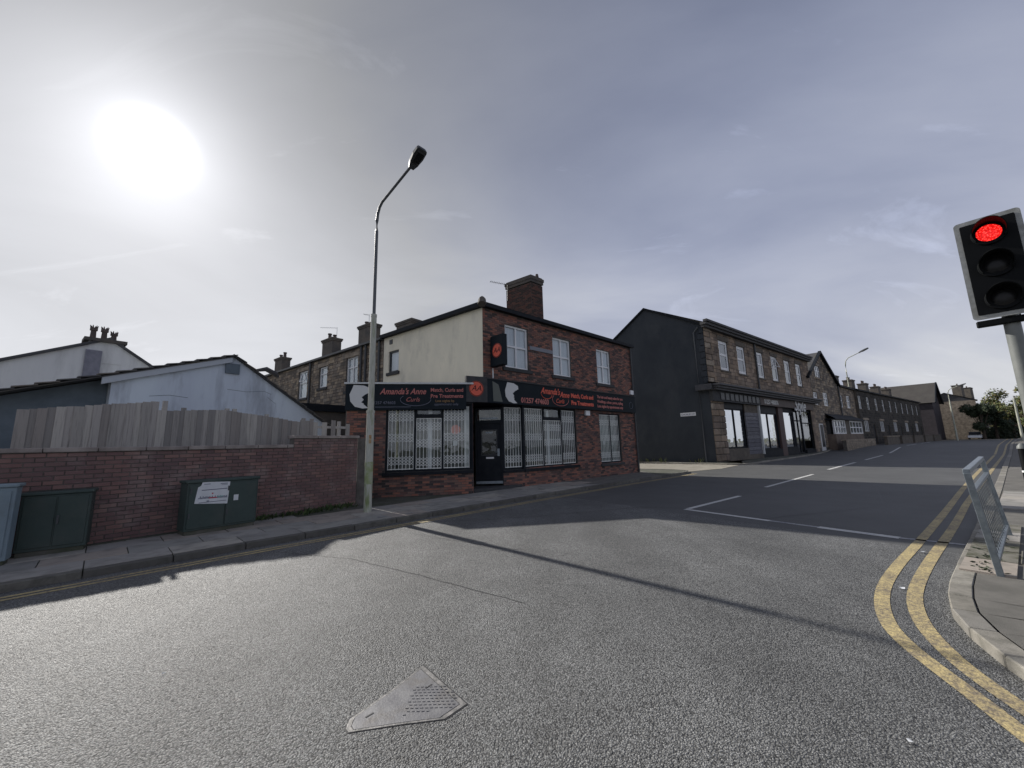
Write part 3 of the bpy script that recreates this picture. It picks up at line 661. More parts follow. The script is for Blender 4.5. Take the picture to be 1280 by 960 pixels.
# ------------------------------------------------------------------ corner shop
C = Vector((-0.995, 13.11, 0))
FS = Fr(C.x, C.y, 47.5)                 # street front, u from the corner
FC = Fr(C.x, C.y, -52.0, -1)            # cream flank
t, tl = thing('corner_shop', 'two storey red brick corner shop with cream rendered flank, dark fascia and security grilles', 'building', (0.5, 15, 0))
L = 9.8
w1 = [(1.05, 2.25, 4.42, 6.08), (3.70, 4.86, 4.40, 6.04), (6.78, 7.90, 4.34, 6.0)]
bay = (1.9, 5.0, 0.72, 3.04); win2 = (6.70, 8.42, 0.66, 2.96)
mb = MB(); walls(mb, FS, 0, L, 3.04, 6.5, w1, 0.16); walls(mb, FS, 1.84, L, 0.0, 3.04, [bay, win2], 0.16)
FR = Fr(*FS.p(L, 0, 0).xy, -52, 1)      # far gable end
walls(mb, FR, 0, 6.2, 0, 6.5); 
BK = Fr(*FC.p(6.0, 0, 0).xy, 47.5, -1); walls(mb, BK, 0, 9.9, 0, 6.5)
mb.build('wall', mortar, t, tl, fix=False)
mb = MB(); pcs = courses(FS, 0, L, 3.90, 6.47, w1) + courses(FS, 1.86, L, 0.08, 3.04, [bay, win2])
piece_mesh(mb, FS, pcs, 0.010, jit=0.5)
piece_mesh(mb, FR, courses(FR, 0, 2.0, 0.08, 6.47), 0.009)
mb.build('brickwork', shop_brick, t, tl, fix=False, kind='stuff')
# cream flank
cw = (4.88, 5.62, 4.84, 5.80)
mb = MB(); walls(mb, FC, 0, 6.0, 3.55, 6.5, [cw], 0.14); mb.build('rendered_wall', cream, t, tl, fix=False)
window(FC, t, tl, *cw, t=0.04, border=0.07, m=darkframe, pm=pane_m, rec=0.05, back=curtain, sill=0.08)
MB().box(FC, 5.35, 5.55, 0.0, 0.03, 6.12, 6.32).build('wall_vent', darkmetal, t, tl)
# roof
r0, r1 = FS.p(-0.12, 0.18, 6.62), FS.p(L+0.15, 0.18, 6.62)
bl_, br_ = FC.p(6.1, -0.1, 6.62), FS.p(L+0.1, 0, 6.62)+FC.D*6.1
r0 = Vector((C.x, C.y, 6.62)) + FS.N*0.18 + FC.N*0.18
ctr = FC.p(3.0, -3.0, 7.35); ctr2 = FS.p(L-2.5, -3.0, 7.35)
mb = MB(); mb.quad(r0, r1, ctr2, ctr); mb.quad(r0, ctr, FC.p(6.1, 0.18, 6.62)); mb.quad(FC.p(6.1, 0.18, 6.62), ctr, ctr2, br_); mb.quad(r1, br_, ctr2)
mb.build('roof', slate, t, tl, fix=False)
mb = MB(); mb.box(FS, -0.05, L+0.12, 0.02, 0.20, 6.47, 6.615); mb.build('gutter', blackpaint, t, tl)
mb = MB(); mb.box(FC, -0.02, 6.1, 0.02, 0.20, 6.46, 6.612); mb.build('fascia_board', blackpaint, t, tl)
mb = MB(); mb.tube([r0+Vector((0, 0, -0.12)), r0+Vector((0.0, 0.1, 0.10))], [0.16, 0.13], 6); mb.tube([r0+Vector((0.0, 0.1, 0.1)), r0+Vector((0, 0.1, 0.2))], [0.13, 0.03], 6)
mb.build('finial', sootstone, t, tl)
for o_ in w1: window(FS, t, tl, *o_, us=((o_[0]+o_[1])/2,), zs=((o_[2]+o_[3])/2+0.02,), t=0.07, border=0.075, rec=0.06, back=curtain, sill=0.16)
MB().box(FS, 2.32, 3.66, 0.011, 0.04, 5.27, 5.42).build('name_band', mat('grey_band', (0.22, 0.23, 0.26), rough=0.8), t, tl)
# chimney with brick faces and aerial
FCH = Fr(*FS.p(0, 0, 0).xy, 47.5)
chx = Fr(C.x-.788*1.0, C.y+.616*1.0, 47.5)
ch = MB()
P0 = chx.p(3.72, 0, 0); P1 = chx.p(4.46, 0, 0); bk = FC.D*1.42
def chbox(e, z0_, z1_):
    d1 = FS.D*e; d2 = FC.D*e
    b4 = [P0-d1-d2, P1+d1-d2, P1+bk+d1+d2, P0+bk-d1+d2]
    m_ = MB(); V = [Vector((q.x, q.y, z0_)) for q in b4]+[Vector((q.x, q.y, z1_)) for q in b4]
    m_.add(V, [(0, 3, 2, 1), (4, 5, 6, 7), (0, 1, 5, 4), (1, 2, 6, 5), (2, 3, 7, 6), (3, 0, 4, 7)]); return m_
chm = chbox(0, 6.5, 8.75).build('chimney', mortar, t, tl)
c1 = chbox(0.03, 8.80, 8.93); c2_ = chbox(0.055, 8.931, 9.07); c1.add(c2_.v, c2_.f); c3_ = chbox(0.0, 9.071, 9.13); c1.add(c3_.v, c3_.f); c1.build('chimney_cap', sootstone, chm, tl)
mb = MB(); piece_mesh(mb, chx, courses(chx, 3.72, 4.46, 6.5, 8.74), 0.010)
sfr = Fr(P0.x, P0.y, -52, -1); piece_mesh(mb, sfr, courses(sfr, 0, 1.42, 6.5, 8.74), 0.010)
mb.build('brickwork', chim_dark, chm, tl, fix=False, kind='stuff')
MB().tube([Vector((P0.x+.3, P0.y+.35, 9.1)), Vector((P0.x+.3, P0.y+.35, 9.28))], [0.09, 0.06], 8).build('chimney_pot', potm, chm, tl)
# tv aerial (sits on the chimney)
a, al = thing('tv_aerial', 'thin roof aerial pointing left from the red brick shop chimney', 'aerial', tuple(sfr.p(1.3, 0.05, 8.3)))
q = sfr.p(1.3, 0.06, 0)
MB().tube([(q.x, q.y, 8.2), (q.x, q.y, 9.0)], 0.018, 6).build('mast', darkmetal, a, al)
mb = MB(); b0 = Vector((q.x+0.05, q.y, 8.98)); b1 = Vector((q.x-0.80, q.y-0.25, 9.06)); mb.tube([b0, b1], 0.011, 5)
dd = (b1-b0).normalized(); pr = dd.cross(Vector((0, 0, 1))).normalized()
for k in range(11): c_ = b0.lerp(b1, 0.06+k*0.09); mb.tube([c_-pr*0.13, c_+pr*0.13], 0.006, 4)
mb.build('boom_with_rods', darkmetal, a, al)
downpipe(t, tl, [FS.p(L-0.06, 0.08, 0.1), FS.p(L-0.06, 0.08, 6.45)], 0.045)
MB().tube([FS.p(0.42, 0.03, 3.88), FS.p(0.42, 0.03, 4.30)], 0.022, 6).build('conduit', upvc, t, tl)

# security grille
def grille(fr, u0, u1, z0, z1, n, parent, root, pitch=0.115, off=0.0):
    mb = MB(); k = max(2, int(round((u1-u0)/pitch))); pu = (u1-u0)/k; hh = z1-z0
    for i in range(k+1):
        u = u0+i*pu; mb.box(fr, u-0.0075, u+0.0075, n-0.006, n+0.006, z0, z1)
    for zc in (z0+hh*0.14, z0+hh*0.50, z0+hh*0.83):
        h = 0.092
        for i in range(k):
            a, b = u0+i*pu, u0+(i+1)*pu
            for j in range(-2, 1):
                za, zb = zc+j*h+h/2, zc+(j+1)*h+h/2
                for (s0, s1) in ((za, zb), (zb, za)):
                    q0, q1 = fr.p(a, n+0.008, s0), fr.p(b, n+0.008, s1); wv = Vector((0, 0, 0.008))
                    mb.add([q0-wv, q1-wv, q1+wv, q0+wv], [(0, 1, 2, 3)])
    for zc in (z0+0.02, z1-0.02): mb.box(fr, u0, u1, n-0.012, n+0.012, zc-0.012, zc+0.012)
    return mb.build('security_grille', grille_m, parent, root, fix=False)
def shopwin(fr, op, mull, tops, parent, root, rec=0.10, backm=None, backd=0.75, items=True):
    """op opening; mull: u of mullions; tops: {index: z} lights with a vent on top"""
    a, b, c, d = op; e = 0.07; backm = backm or dim_back
    mb = bars(fr, a, b, c, d, mull, [], 0.07, -rec-0.07, -rec, border=e)
    U = [a+e] + [x for u in mull for x in (u-0.035, u+0.035)] + [b-e]
    cells = list(zip(U[::2], U[1::2]))
    for k, zt in tops.items():
        x0, x1 = cells[k]; mb.box(fr, x0, x1, -rec-0.06, -rec+0.02, zt-0.06, zt+0.06)
        mb.box(fr, x0-0.03, x0+0.03, -rec-0.02, -rec+0.03, zt, d-0.06); mb.box(fr, x1-0.03, x1+0.03, -rec-0.02, -rec+0.03, zt, d-0.06)
    w_ = mb.build('window', blackpaint, parent, root)
    for k, (x0, x1) in enumerate(cells):
        if k in tops:
            MB().box(fr, x0, x1, -rec-0.045, -rec-0.035, c+e, tops[k]-0.06).build('pane', pane_m, w_, root)
            MB().box(fr, x0+0.03, x1-0.03, -rec-0.045, -rec-0.035, tops[k]+0.06, d-e).build('pane', pane_m, w_, root)
        else: MB().box(fr, x0, x1, -rec-0.045, -rec-0.035, c+e, d-e).build('pane', pane_m, w_, root)
        g_ = grille(fr, x0+0.01, x1-0.01, c+e, (tops[k]-0.06 if k in tops else d-e), -rec-0.02, w_, root)
    MB().box(fr, a-0.05, b+0.05, -backd-0.05, -backd, c-0.2, d+0.1).build('window_backing', backm, w_, root)  # backing panel; the default dark colour stands in for the unlit interior
    return w_
shopwin(FS, bay, [2.98, 4.08], {1: 2.60}, t, tl, rec=0.04)
MB().box(FS, 1.84, 5.05, 0.0, 0.09, 0.62, 0.715).build('sill', blackpaint, t, tl)
shopwin(FS, win2, [7.62], {}, t, tl, rec=0.06, backm=greenblind, backd=0.32)
MB().box(FS, 6.62, 8.50, 0.0, 0.09, 0.55, 0.655).build('sill', stonesill, t, tl)
MB().box(FS, 5.35, 5.75, 0.0, 0.018, 0.60, 0.66)
# wing (single storey front)
FW = Fr(-1.33, 12.8, 80)
ww = (-2.78, -0.05, 0.83, 2.98)
mb = MB(); walls(mb, FW, -4.0, 0, 0, 3.62, [ww], 0.16)
EN = Fr(-1.33, 12.8, -10, 1); walls(mb, EN, 0, 1.15, 0, 3.6)
mb.quad(FW.p(-4.0, 0, 3.62), FW.p(0, 0, 3.62), Vector((C.x, C.y, 3.62)), FC.p(4.5, 0, 3.62))
LE = Fr(*FW.p(-4.0, 0, 0).xy, -20, -1); walls(mb, LE, 0, 4.2, 0, 3.62)
mb.build('wing_wall', mortar, t, tl, fix=False)
mb = MB(); piece_mesh(mb, FW, courses(FW, -3.98, -0.0, 0.08, 2.8, [ww]), 0.010, jit=0.5)
piece_mesh(mb, EN, courses(EN, 0, 1.1, 0.08, 3.0), 0.009); mb.build('brickwork', shop_brick, t, tl, fix=False, kind='stuff')
shopwin(FW, ww, [-1.87, -0.99], {1: 2.60}, t, tl, rec=0.04)
MB().box(FW, -2.85, 0.0, 0.0, 0.09, 0.73, 0.825).build('sill', blackpaint, t, tl)
MB().box(FW, -0.05, 0.0, -0.12, 0.02, 0.83, 3.02).build('corner_post', blackpaint, t, tl)
MB().box(FW, -4.05, 0.02, -0.35, 0.16, 3.63, 3.685).build('flashing', lead, t, tl)
MB().box(FW, -4.0, 0.0, -0.02, 0.06, 2.985, 3.04).build('window_head', blackpaint, t, tl)
# blind post seen through the middle light of each bay
MB().box(FW, -1.47, -1.33, -0.32, -0.28, 0.9, 2.9).build('blind_stack', upvc, t, tl); MB().box(FW, -0.28, -0.10, -0.32, -0.28, 0.9, 2.9).build('blind_stack', grille_m, t, tl)
MB().box(FS, 3.46, 3.58, -0.32, -0.28, 0.8, 2.95).build('blind_stack', upvc, t, tl)
n_ = MB(); n_.box(FW, -0.66, -0.50, -0.26, -0.255, 1.62, 1.78); n_.build('notice_card', paper, t, tl)
n_ = MB(); n_.tube([FW.p(-0.56, -0.27, 2.15), FW.p(-0.56, -0.26, 2.15)], 0.16, 20); n_.build('notice_disc', orange, t, tl)
n_ = MB(); n_.box(FS, 7.2, 7.36, -0.205, -0.20, 1.50, 1.68); n_.build('notice_card', paper, t, tl)
# dark shop ceiling and rear so that the inside reads as a room
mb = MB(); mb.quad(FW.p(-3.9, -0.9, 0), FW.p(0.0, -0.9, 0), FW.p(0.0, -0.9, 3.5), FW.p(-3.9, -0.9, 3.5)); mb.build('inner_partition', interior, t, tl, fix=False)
# entrance: recessed black door between wing and bay
BC = FS.p(1.88, 0, 0)
FD = Fr(-1.36, 13.92, 90)
dw = 0.98
mb = MB(); 
for (a, b, c, d) in ((0.0, 0.06, 0.28, 2.95), (dw-0.06, dw, 0.28, 2.95), (0.06, dw-0.06, 2.88, 2.95), (0.06, dw-0.06, 2.38, 2.50)): mb.box(FD, a, b, -0.08, 0.0, c, d)
mb.build('door_frame', blackpaint, t, tl)
dr = MB().box(FD, 0.065, dw-0.065, -0.09, -0.03, 0.36, 2.375).build('door', blackpaint, t, tl)
MB().box(FD, 0.24, dw-0.24, -0.03, -0.022, 1.28, 2.12).build('pane', pane_m, dr, tl)
mb = bars(FD, 0.20, dw-0.20, 1.24, 2.16, [], [], 0.03, -0.03, -0.012, border=0.03); mb.build('pane_surround', darkframe, dr, tl)
MB().box(FD, dw-0.20, dw-0.12, -0.03, 0.0, 1.22, 1.48).build('handle', galv, dr, tl)
MB().tube([FD.p(dw-0.16, 0.02, 1.36), FD.p(dw-0.28, 0.02, 1.36)], 0.012, 6).build('handle', galv, dr, tl)
MB().box(FD, 0.37, 0.65, -0.03, -0.012, 1.13, 1.19).build('letter_plate', upvc, dr, tl)
MB().box(FD, 0.36, 0.62, -0.022, -0.016, 2.03, 2.08).build('door_number_plate', galv, dr, tl)
MB().box(FD, 0.065, dw-0.065, -0.06, -0.04, 2.50, 2.88).build('fanlight', pane_m, t, tl)
MB().box(FD, 0.16, 0.80, -0.05, -0.03, 2.54, 2.60).build('closer_arm', galv, t, tl)
MB().box(FD, 0.02, dw-0.02, -0.1, 0.06, 0.27, 0.355).build('threshold', galv, t, tl)
MB().slab([(-1.36, 12.86), (-0.95, 12.98), (0.28, 14.22), (-0.38, 13.94), (-1.36, 13.94)], 0.05, 0.20).build('step', stonesill, t, tl)
# return window of the bay
DR = FD.p(dw+0.0, 0, 0)
azr = math.degrees(math.atan2(BC.x-DR.x, BC.y-DR.y)); FRt = Fr(DR.x, DR.y, azr); rl_ = (BC-DR).length
mb = MB(); walls(mb, FRt, 0, rl_, 0.0, 0.72); mb.build('wing_wall', mortar, t, tl, fix=False)
mb = MB(); piece_mesh(mb, FRt, courses(FRt, 0, rl_, 0.08, 0.70), 0.010); mb.build('brickwork', shop_brick, t, tl, fix=False, kind='stuff')
shopwin(FRt, (0.02, rl_-0.02, 0.72, 3.04), [], {}, t, tl, rec=0.03)
MB().box(FRt, 0.0, rl_, 0.0, 0.06, 0.63, 0.715).build('sill', blackpaint, t, tl)
MB().box(FS, 1.80, 1.90, -0.14, 0.04, 0.72, 3.04).build('corner_post', blackpaint, t, tl)
# ceiling of the recess
mb = MB(); mb.quad(Vector((-1.5, 12.85, 3.03)), Vector((-0.9, 12.95, 3.03)), FS.p(2.0, 0.05, 3.03), FS.p(2.2, -1.6, 3.03), Vector((-1.6, 14.3, 3.03))); mb.build('soffit', blackpaint, t, tl, fix=False)
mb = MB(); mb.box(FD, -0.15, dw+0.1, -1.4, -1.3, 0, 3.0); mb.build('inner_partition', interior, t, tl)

# fascia signs ------------------------------------------------------
def face_blob(fr, u, z_, s_, n0, n1, flip=1):
    pts = [(-0.30, 0.52), (0.12, 0.50), (0.42, 0.38), (0.44, 0.22), (0.20, 0.10), (0.05, -0.02), (0.16, -0.16), (0.14, -0.34), (0.34, -0.50), (0.10, -0.52), (-0.22, -0.44), (-0.42, -0.20), (-0.46, 0.10), (-0.38, 0.30)]
    return [(u+flip*x*s_, z_+y*s_) for x, y in pts]
s1, sl1 = thing('fascia_sign', 'long black fascia sign with red lettering above the right hand windows', 'sign', tuple(FS.p(5, 0.2, 3.04)))
MB().box(FS, 0.02, 9.62, 0.012, 0.20, 3.045, 3.86).build('board', signblack, s1, sl1)
MB().box(FS, 0.02, 9.66, 0.012, 0.23, 3.862, 3.90).build('top_trim', stonesill, s1, sl1)
blob(FS, face_blob(FS, 1.15, 3.45, 0.72, 0, 0), 0.20, 0.207).build('white_profile', whitev, s1, sl1)
MB().prism(FS, [(1.22, 3.30), (1.30, 3.26), (1.52, 3.50), (1.44, 3.54)], 0.208, 0.212).build('black_curl', signblack, s1, sl1)
MB().prism(FS, [(0.25, 3.80), (0.52, 3.70), (0.70, 3.10), (0.28, 3.10)], 0.20, 0.204).build('pale_flash', mat('dull_green_vinyl', (0.10, 0.115, 0.10), rough=0.5), s1, sl1)
text("Amanda's", FS, 3.22, 0.205, 3.55, 0.34, orange, s1, sl1, shear=0.35, width=1.15, offset=0.006)
text("Anne", FS, 4.08, 0.205, 3.47, 0.32, orange, s1, sl1, shear=0.35, width=0.62, offset=0.006)
text("Curls", FS, 3.78, 0.205, 3.22, 0.26, orange, s1, sl1, shear=0.35, width=0.5)
def arc(fr, u, z_, ru, rz, a0, a1, n, th, k=18):
    return MB().tube([fr.p(u+math.cos(a)*ru, n, z_+math.sin(a)*rz) for a in [a0+(a1-a0)*i/k for i in range(k+1)]], th, 4)
arc(FS, 3.0, 3.52, 0.30, 0.17, math.pi, 2*math.pi, 0.21, 0.014).build('flourish', orange, s1, sl1)
arc(FS, 3.82, 3.36, 0.50, 0.25, math.pi*0.8, 2.05*math.pi, 0.21, 0.014).build('flourish', pinkv, s1, sl1)
text("01257 474603", FS, 2.35, 0.205, 3.13, 0.27, pinkv, s1, sl1, width=1.5, offset=0.006)
text("Match, Curls and", FS, 5.28, 0.205, 3.50, 0.25, orange, s1, sl1, width=1.55, offset=0.008)
text("Pre Treatments", FS, 5.28, 0.205, 3.20, 0.25, orange, s1, sl1, width=1.55, offset=0.008)
for i, s_ in enumerate(("The hair and beauty salon for you", "Weddings, colour, perms, styling", "Late nights by appointment only")):
    text(s_, FS, 7.40, 0.205, 3.60-i*0.21, 0.17, pinkv, s1, sl1, width=2.1, offset=0.004)
arc(FS, 9.2, 3.40, 0.16, 0.16, 0, 2*math.pi, 0.205, 0.008).build('small_emblem', printed, s1, sl1)
s2, sl2 = thing('fascia_sign', 'black fascia sign with faded lettering above the left window, behind the lamp post', 'sign', tuple(FW.p(-2, 0.1, 2.8)))
MB().box(FW, -4.0, -0.22, 0.012, 0.14, 2.80, 3.60).build('board', signblack, s2, sl2)
blob(FW, face_blob(FW, -3.55, 3.22, 0.72, 0, 0, 1), 0.14, 0.147).build('white_profile', whitev, s2, sl2)
MB().prism(FW, [(-3.52, 3.04), (-3.44, 3.00), (-3.20, 3.26), (-3.28, 3.30)], 0.148, 0.152).build('black_curl', signblack, s2, sl2)
text("Amanda's Anne", FW, -2.25, 0.145, 3.30, 0.27, pinkv, s2, sl2, shear=0.35, width=1.45, offset=0.004)
text("Curls", FW, -1.95, 0.145, 3.06, 0.20, pinkv, s2, sl2, shear=0.35)
text("01257 474603", FW, -2.85, 0.145, 2.98, 0.13, printed, s2, sl2)
arc(FW, -1.85, 3.12, 0.48, 0.20, math.pi*0.8, 2.1*math.pi, 0.15, 0.010).build('flourish', printed, s2, sl2)
MB().box(FW, -3.1, -2.0, 0.141, 0.145, 2.88, 2.895).build('flourish', printed, s2, sl2)
text("Match, Curls and", FW, -0.85, 0.145, 3.38, 0.17, pinkv, s2, sl2, width=1.05, offset=0.003)
text("Pre Treatments", FW, -0.85, 0.145, 3.18, 0.17, pinkv, s2, sl2, width=1.05, offset=0.003)
text("Late nights by", FW, -0.92, 0.145, 3.04, 0.11, gold, s2, sl2)
text("appointment only", FW, -0.87, 0.145, 2.93, 0.11, printed, s2, sl2)
# chamfered corner panel with round logo
pA = FW.p(-0.22, 0.14, 0); pB = FS.p(0.02, 0.20, 0)
FX = Fr(pA.x, pA.y, math.degrees(math.atan2(pB.x-pA.x, pB.y-pA.y))); lx = (pB-pA).length
def logo(fr, u, z_, rad, n, parent, root):
    d = MB(); d.tube([fr.p(u, n, z_), fr.p(u, n+0.008, z_)], rad, 32); lg = d.build('round_logo', orange, parent, root)
    arc(fr, u, z_, rad*0.93, rad*0.93, 0, 2*math.pi, n+0.01, rad*0.035, 28).build('logo_ring', blackpaint, lg, root)
    text("AA", fr, u, n+0.009, z_-rad*0.30, rad*1.05, blackpaint, lg, root, name='monogram', shear=0.3, ext=0.003)
s3, sl3 = thing('corner_sign', 'dark corner panel carrying a round red monogram above the shop door', 'sign', tuple(FX.p(0.3, 0, 3.04)))
MB().box(FX, 0.0, lx, -0.12, 0.0, 3.045, 3.92).build('board', stonesill, s3, sl3)
logo(FX, lx*0.47, 3.50, 0.26, 0.001, s3, sl3)
# projecting box sign
FP = Fr(*FS.p(0.30, 0.05, 0).xy, 137.5, 1)
FP.N = -FS.D.copy(); FP.D = FS.N.copy(); FP.side = 1
s4, sl4 = thing('projecting_sign', 'black box sign with round red monogram hung on the brick wall by the corner', 'sign', tuple(FP.p(0, 0, 4.3)))
MB().box(FP, 0.0, 0.66, -0.22, 0.0, 4.32, 5.42).build('box', signblack, s4, sl4, bevel=0.015)
MB().box(FP, -0.04, 0.0, -0.16, -0.06, 4.6, 5.2).build('bracket', darkmetal, s4, sl4)
logo(FP, 0.36, 4.86, 0.25, 0.001, s4, sl4)
# alarm boxes
for (u, z_, lab) in ((5.75, 2.86, 'small white alarm box under the fascia between the two right hand windows'), (9.58, 4.05, 'small white box above the right end of the shop fascia')):
    n0 = 0.02 if z_ < 3 else 0.02
    o = MB().box(FS, u-0.15, u+0.15, n0, n0+0.09, z_-0.12+0.05, z_+0.15).build('alarm_box', upvc, bevel=0.01)
    tag(o, lab, 'alarm box')

# ------------------------------------------------------------------ rear stone terrace, continuing the flank
def rear_house(u0, u1, wins, label, chim, pipes=(), low=0.0):
    t, tl = thing('terraced_house', label, 'house', tuple(FC.p((u0+u1)/2, -2, 0)), 'rear stone terrace behind the corner shop')
    mb = MB(); walls(mb, FC, u0, u1, 0, 6.5, [w_[:4] for w_ in wins], 0.15)
    back = [FC.p(u0, -8, 0), FC.p(u1, -8, 0), FC.p(u1, -8, 6.5), FC.p(u0, -8, 6.5)]; mb.quad(*back)
    for u in (u0+0.004, u1-0.004): mb.quad(FC.p(u, 0, 0), FC.p(u, -8, 0), FC.p(u, -8, 6.5), FC.p(u, -4, 8.1), FC.p(u, 0, 6.5))
    mb.build('wall', mortar, t, tl, fix=False)
    mb = MB(); piece_mesh(mb, FC, courses(FC, u0, u1, 2.4, 6.42, [w_[:4] for w_ in wins], bl=0.34, bh=0.15, joint=0.018, vary=0.3), 0.018, jit=1.0)
    mb.build('stonework', stone, t, tl, fix=False, kind='stuff')
    mb = MB(); mb.quad(FC.p(u0, 0.2, 6.52), FC.p(u1, 0.2, 6.52), FC.p(u1, -4, 8.12), FC.p(u0, -4, 8.12)); mb.quad(FC.p(u0, -8.2, 6.52), FC.p(u1, -8.2, 6.52), FC.p(u1, -4, 8.12), FC.p(u0, -4, 8.12))
    mb.build('roof', slate, t, tl, fix=False)
    MB().box(FC, u0, u1, 0.03, 0.20, 6.42, 6.52).build('gutter', darkmetal, t, tl)
    for w_ in wins:
        window(FC, t, tl, *w_[:4], us=w_[4], zs=w_[5], t=0.06, border=0.075, rec=0.07, back=curtain if w_[6] else interior, sill=0.10, sillm=stonesill, hopper=w_[7] if len(w_) > 7 else None)
        MB().box(FC, w_[0]-0.12, w_[1]+0.12, 0.004, 0.035, w_[3]+0.002, w_[3]+0.2).build('lintel', stone_pale, t, tl)
    chimney(t, tl, FC, chim[0]-0.75, chim[0]+0.75, -4.5, -3.8, 7.4, chim[1], sootstone, pots=[(chim[0]+x, -4.15, h_) for x, h_ in chim[2]])
    for u in pipes: downpipe(t, tl, [FC.p(u, 0.09, 0.3), FC.p(u, 0.09, 6.4)], 0.055)
    return t
rear_house(6.02, 12.7, [(8.12, 9.2, 4.40, 6.08, (8.66,), (5.55,), True), (11.12, 12.02, 4.86, 6.0, (), (5.62,), True)], 'stone rear of the terraced house that adjoins the cream wall, with two white windows', (9.8, 9.1, ()), (6.25, 7.35, 7.75))
rear_house(12.72, 18.4, [(13.40, 14.5, 4.5, 6.08, (), (5.4,), True, (13.45, 14.1, 5.45, 6.0))], 'stone rear of the second terraced house, its window light swung open', (14.1, 9.8, ((0.35, 0.35),)), (12.95,))
rear_house(18.42, 24.6, [(19.3, 20.3, 4.9, 6.0, (), (5.5,), True)], 'stone rear of the third terraced house, partly behind the grey gable', (19.2, 9.8, ((-0.4, 0.3), (0.35, 0.55))), ())
rear_house(24.62, 36, [(27, 28, 4.6, 6.0, (), (5.4,), True)], 'farthest visible house of the stone rear terrace', (28.0, 9.75, ((-0.4, 0.5), (0.4, 0.4))), ())
for u, z_, ln, lab in ((18.9, 9.8, 0.9, 'thin aerial on the stone chimney stack left of the lamp post'), (14.6, 9.8, 0.25, 'small aerial on the dark chimney right beside the lamp post')):
    a, al = thing('tv_aerial', lab, 'aerial', tuple(FC.p(u-0.5, -4.1, z_)))
    q = FC.p(u-0.5, -4.1, z_-0.1); MB().tube([q, q+Vector((0, 0, 0.9))], 0.016, 5).build('mast', lead, a, al)
    b0 = q+Vector((0, 0, 0.85)); b1 = b0-Vector((1.3*ln, 0.2, 0)); mb = MB().tube([b0, b1], 0.012, 4)
    for k in range(7): c_ = b0.lerp(b1, 0.1+k*0.13); mb.tube([c_-Vector((0, 0.15, 0)), c_+Vector((0, 0.15, 0))], 0.006, 4)
    mb.build('boom_with_rods', lead, a, al)
t, tl = thing('lean_to', 'dark flat roofed lean to seen over the fence in front of the stone terrace', 'shed', tuple(FC.p(11, 1, 0)))
MB().box(FC, 8.6, 11.6, 0.05, 2.2, 0, 3.30).build('wall', sootstone, t, tl); MB().box(FC, 8.45, 11.75, 0.06, 2.4, 3.301, 3.62).build('roof', blackpaint, t, tl)

# ------------------------------------------------------------------ grey gabled building behind the fence
FG = Fr(-6.9, 13.5, 37)
t, tl = thing('outbuilding', 'pale blue grey rendered gabled outbuilding behind the timber fence', 'building', tuple(FG.p(-3, -2, 0)))
ap, le, ri = (-2.60, 4.44), (-7.0, 2.88), (0.35, 2.45)
def yz(u, a, b): return a[1]+(b[1]-a[1])*(u-a[0])/(b[0]-a[0])
MB().prism(FG, [(-5.12, 0), (ri[0], 0), ri, ap, (-5.12, yz(-5.12, le, ap))], -6, 0).build('gable_wall', greyrender, t, tl)
MB().prism(FG, [(-7.0, 0), (-5.125, 0), (-5.125, yz(-5.125, le, ap)-0.02), (-7.0, 2.86)], -6, -0.45).build('side_wall', darkboard, t, tl)
MB().box(FG, -6.92, -6.84, -0.44, -0.36, 0.5, 2.75).build('downpipe', lead, t, tl)
MB().prism(FG, [(-5.30, yz(-5.3, le, ap)-0.17), (-2.66, 4.27), (-2.66, 4.43), (-5.30, yz(-5.3, le, ap))], 0.0, 0.10).build('barge_board', mat('pale_board', (0.45, 0.49, 0.54), rough=0.7), t, tl)
MB().box(FG, -2.80, -2.44, 0.003, 0.06, 3.93, 4.24).build('vent', darkboard, t, tl)
for pts_ in ([(-2.7, 3.45), (-2.2, 3.42), (-1.7, 3.48), (-1.5, 3.40)], [(-1.6, 3.3), (-1.35, 3.1), (-1.3, 2.8)], [(-4.4, 3.1), (-4.0, 3.16), (-3.6, 3.12)]):
    mb = MB()
    for (ua, za), (ub, zb) in zip(pts_, pts_[1:]): mb.quad(FG.p(ua, 0.003, za-0.006), FG.p(ub, 0.003, zb-0.006), FG.p(ub, 0.003, zb+0.006), FG.p(ua, 0.003, za+0.006))
    mb.build('render_crack', darkboard, t, tl, fix=False)
# tiles: rows seen edge on at the verge
mb = MB(); n = 15
for i in range(n):
    a = Vector((le[0]-0.25+(ap[0]-le[0]+0.25)*i/n, 0)); u0_ = a.x; u1_ = u0_+(ap[0]-le[0]+0.25)/n*1.18
    z0_, z1_ = yz(u0_, le, ap), yz(u1_, le, ap); mb.prism(FG, [(u0_, z0_+0.075), (u1_, z1_+0.03), (u1_, z1_+0.055), (u0_, z0_+0.105)], -6.1, 0.16)
n = 10
for i in range(n):
    u0_ = ri[0]+0.15+(ap[0]-ri[0]-0.15)*i/n; u1_ = u0_+(ap[0]-ri[0]-0.15)/n*1.15
    z0_, z1_ = yz(u0_, ri, ap), yz(u1_, ri, ap); mb.prism(FG, [(u0_, z0_+0.06), (u1_, z1_+0.02), (u1_, z1_+0.045), (u0_, z0_+0.09)], -6.1, 0.16)
mb.build('tile_courses', slate_rnd, t, tl, kind='stuff')
mb = MB(); mb.prism(FG, [(le[0]-0.2, yz(le[0]-0.2, le, ap)), (ap[0], ap[1]), (ri[0]+0.15, yz(ri[0]+0.15, ri, ap)), (ri[0]+0.15, yz(ri[0]+0.15, ri, ap)+0.03), (ap[0], ap[1]+0.03), (le[0]-0.2, yz(le[0]-0.2, le, ap)+0.03)], -6.05, 0.12); mb.build('roof', slate, t, tl)
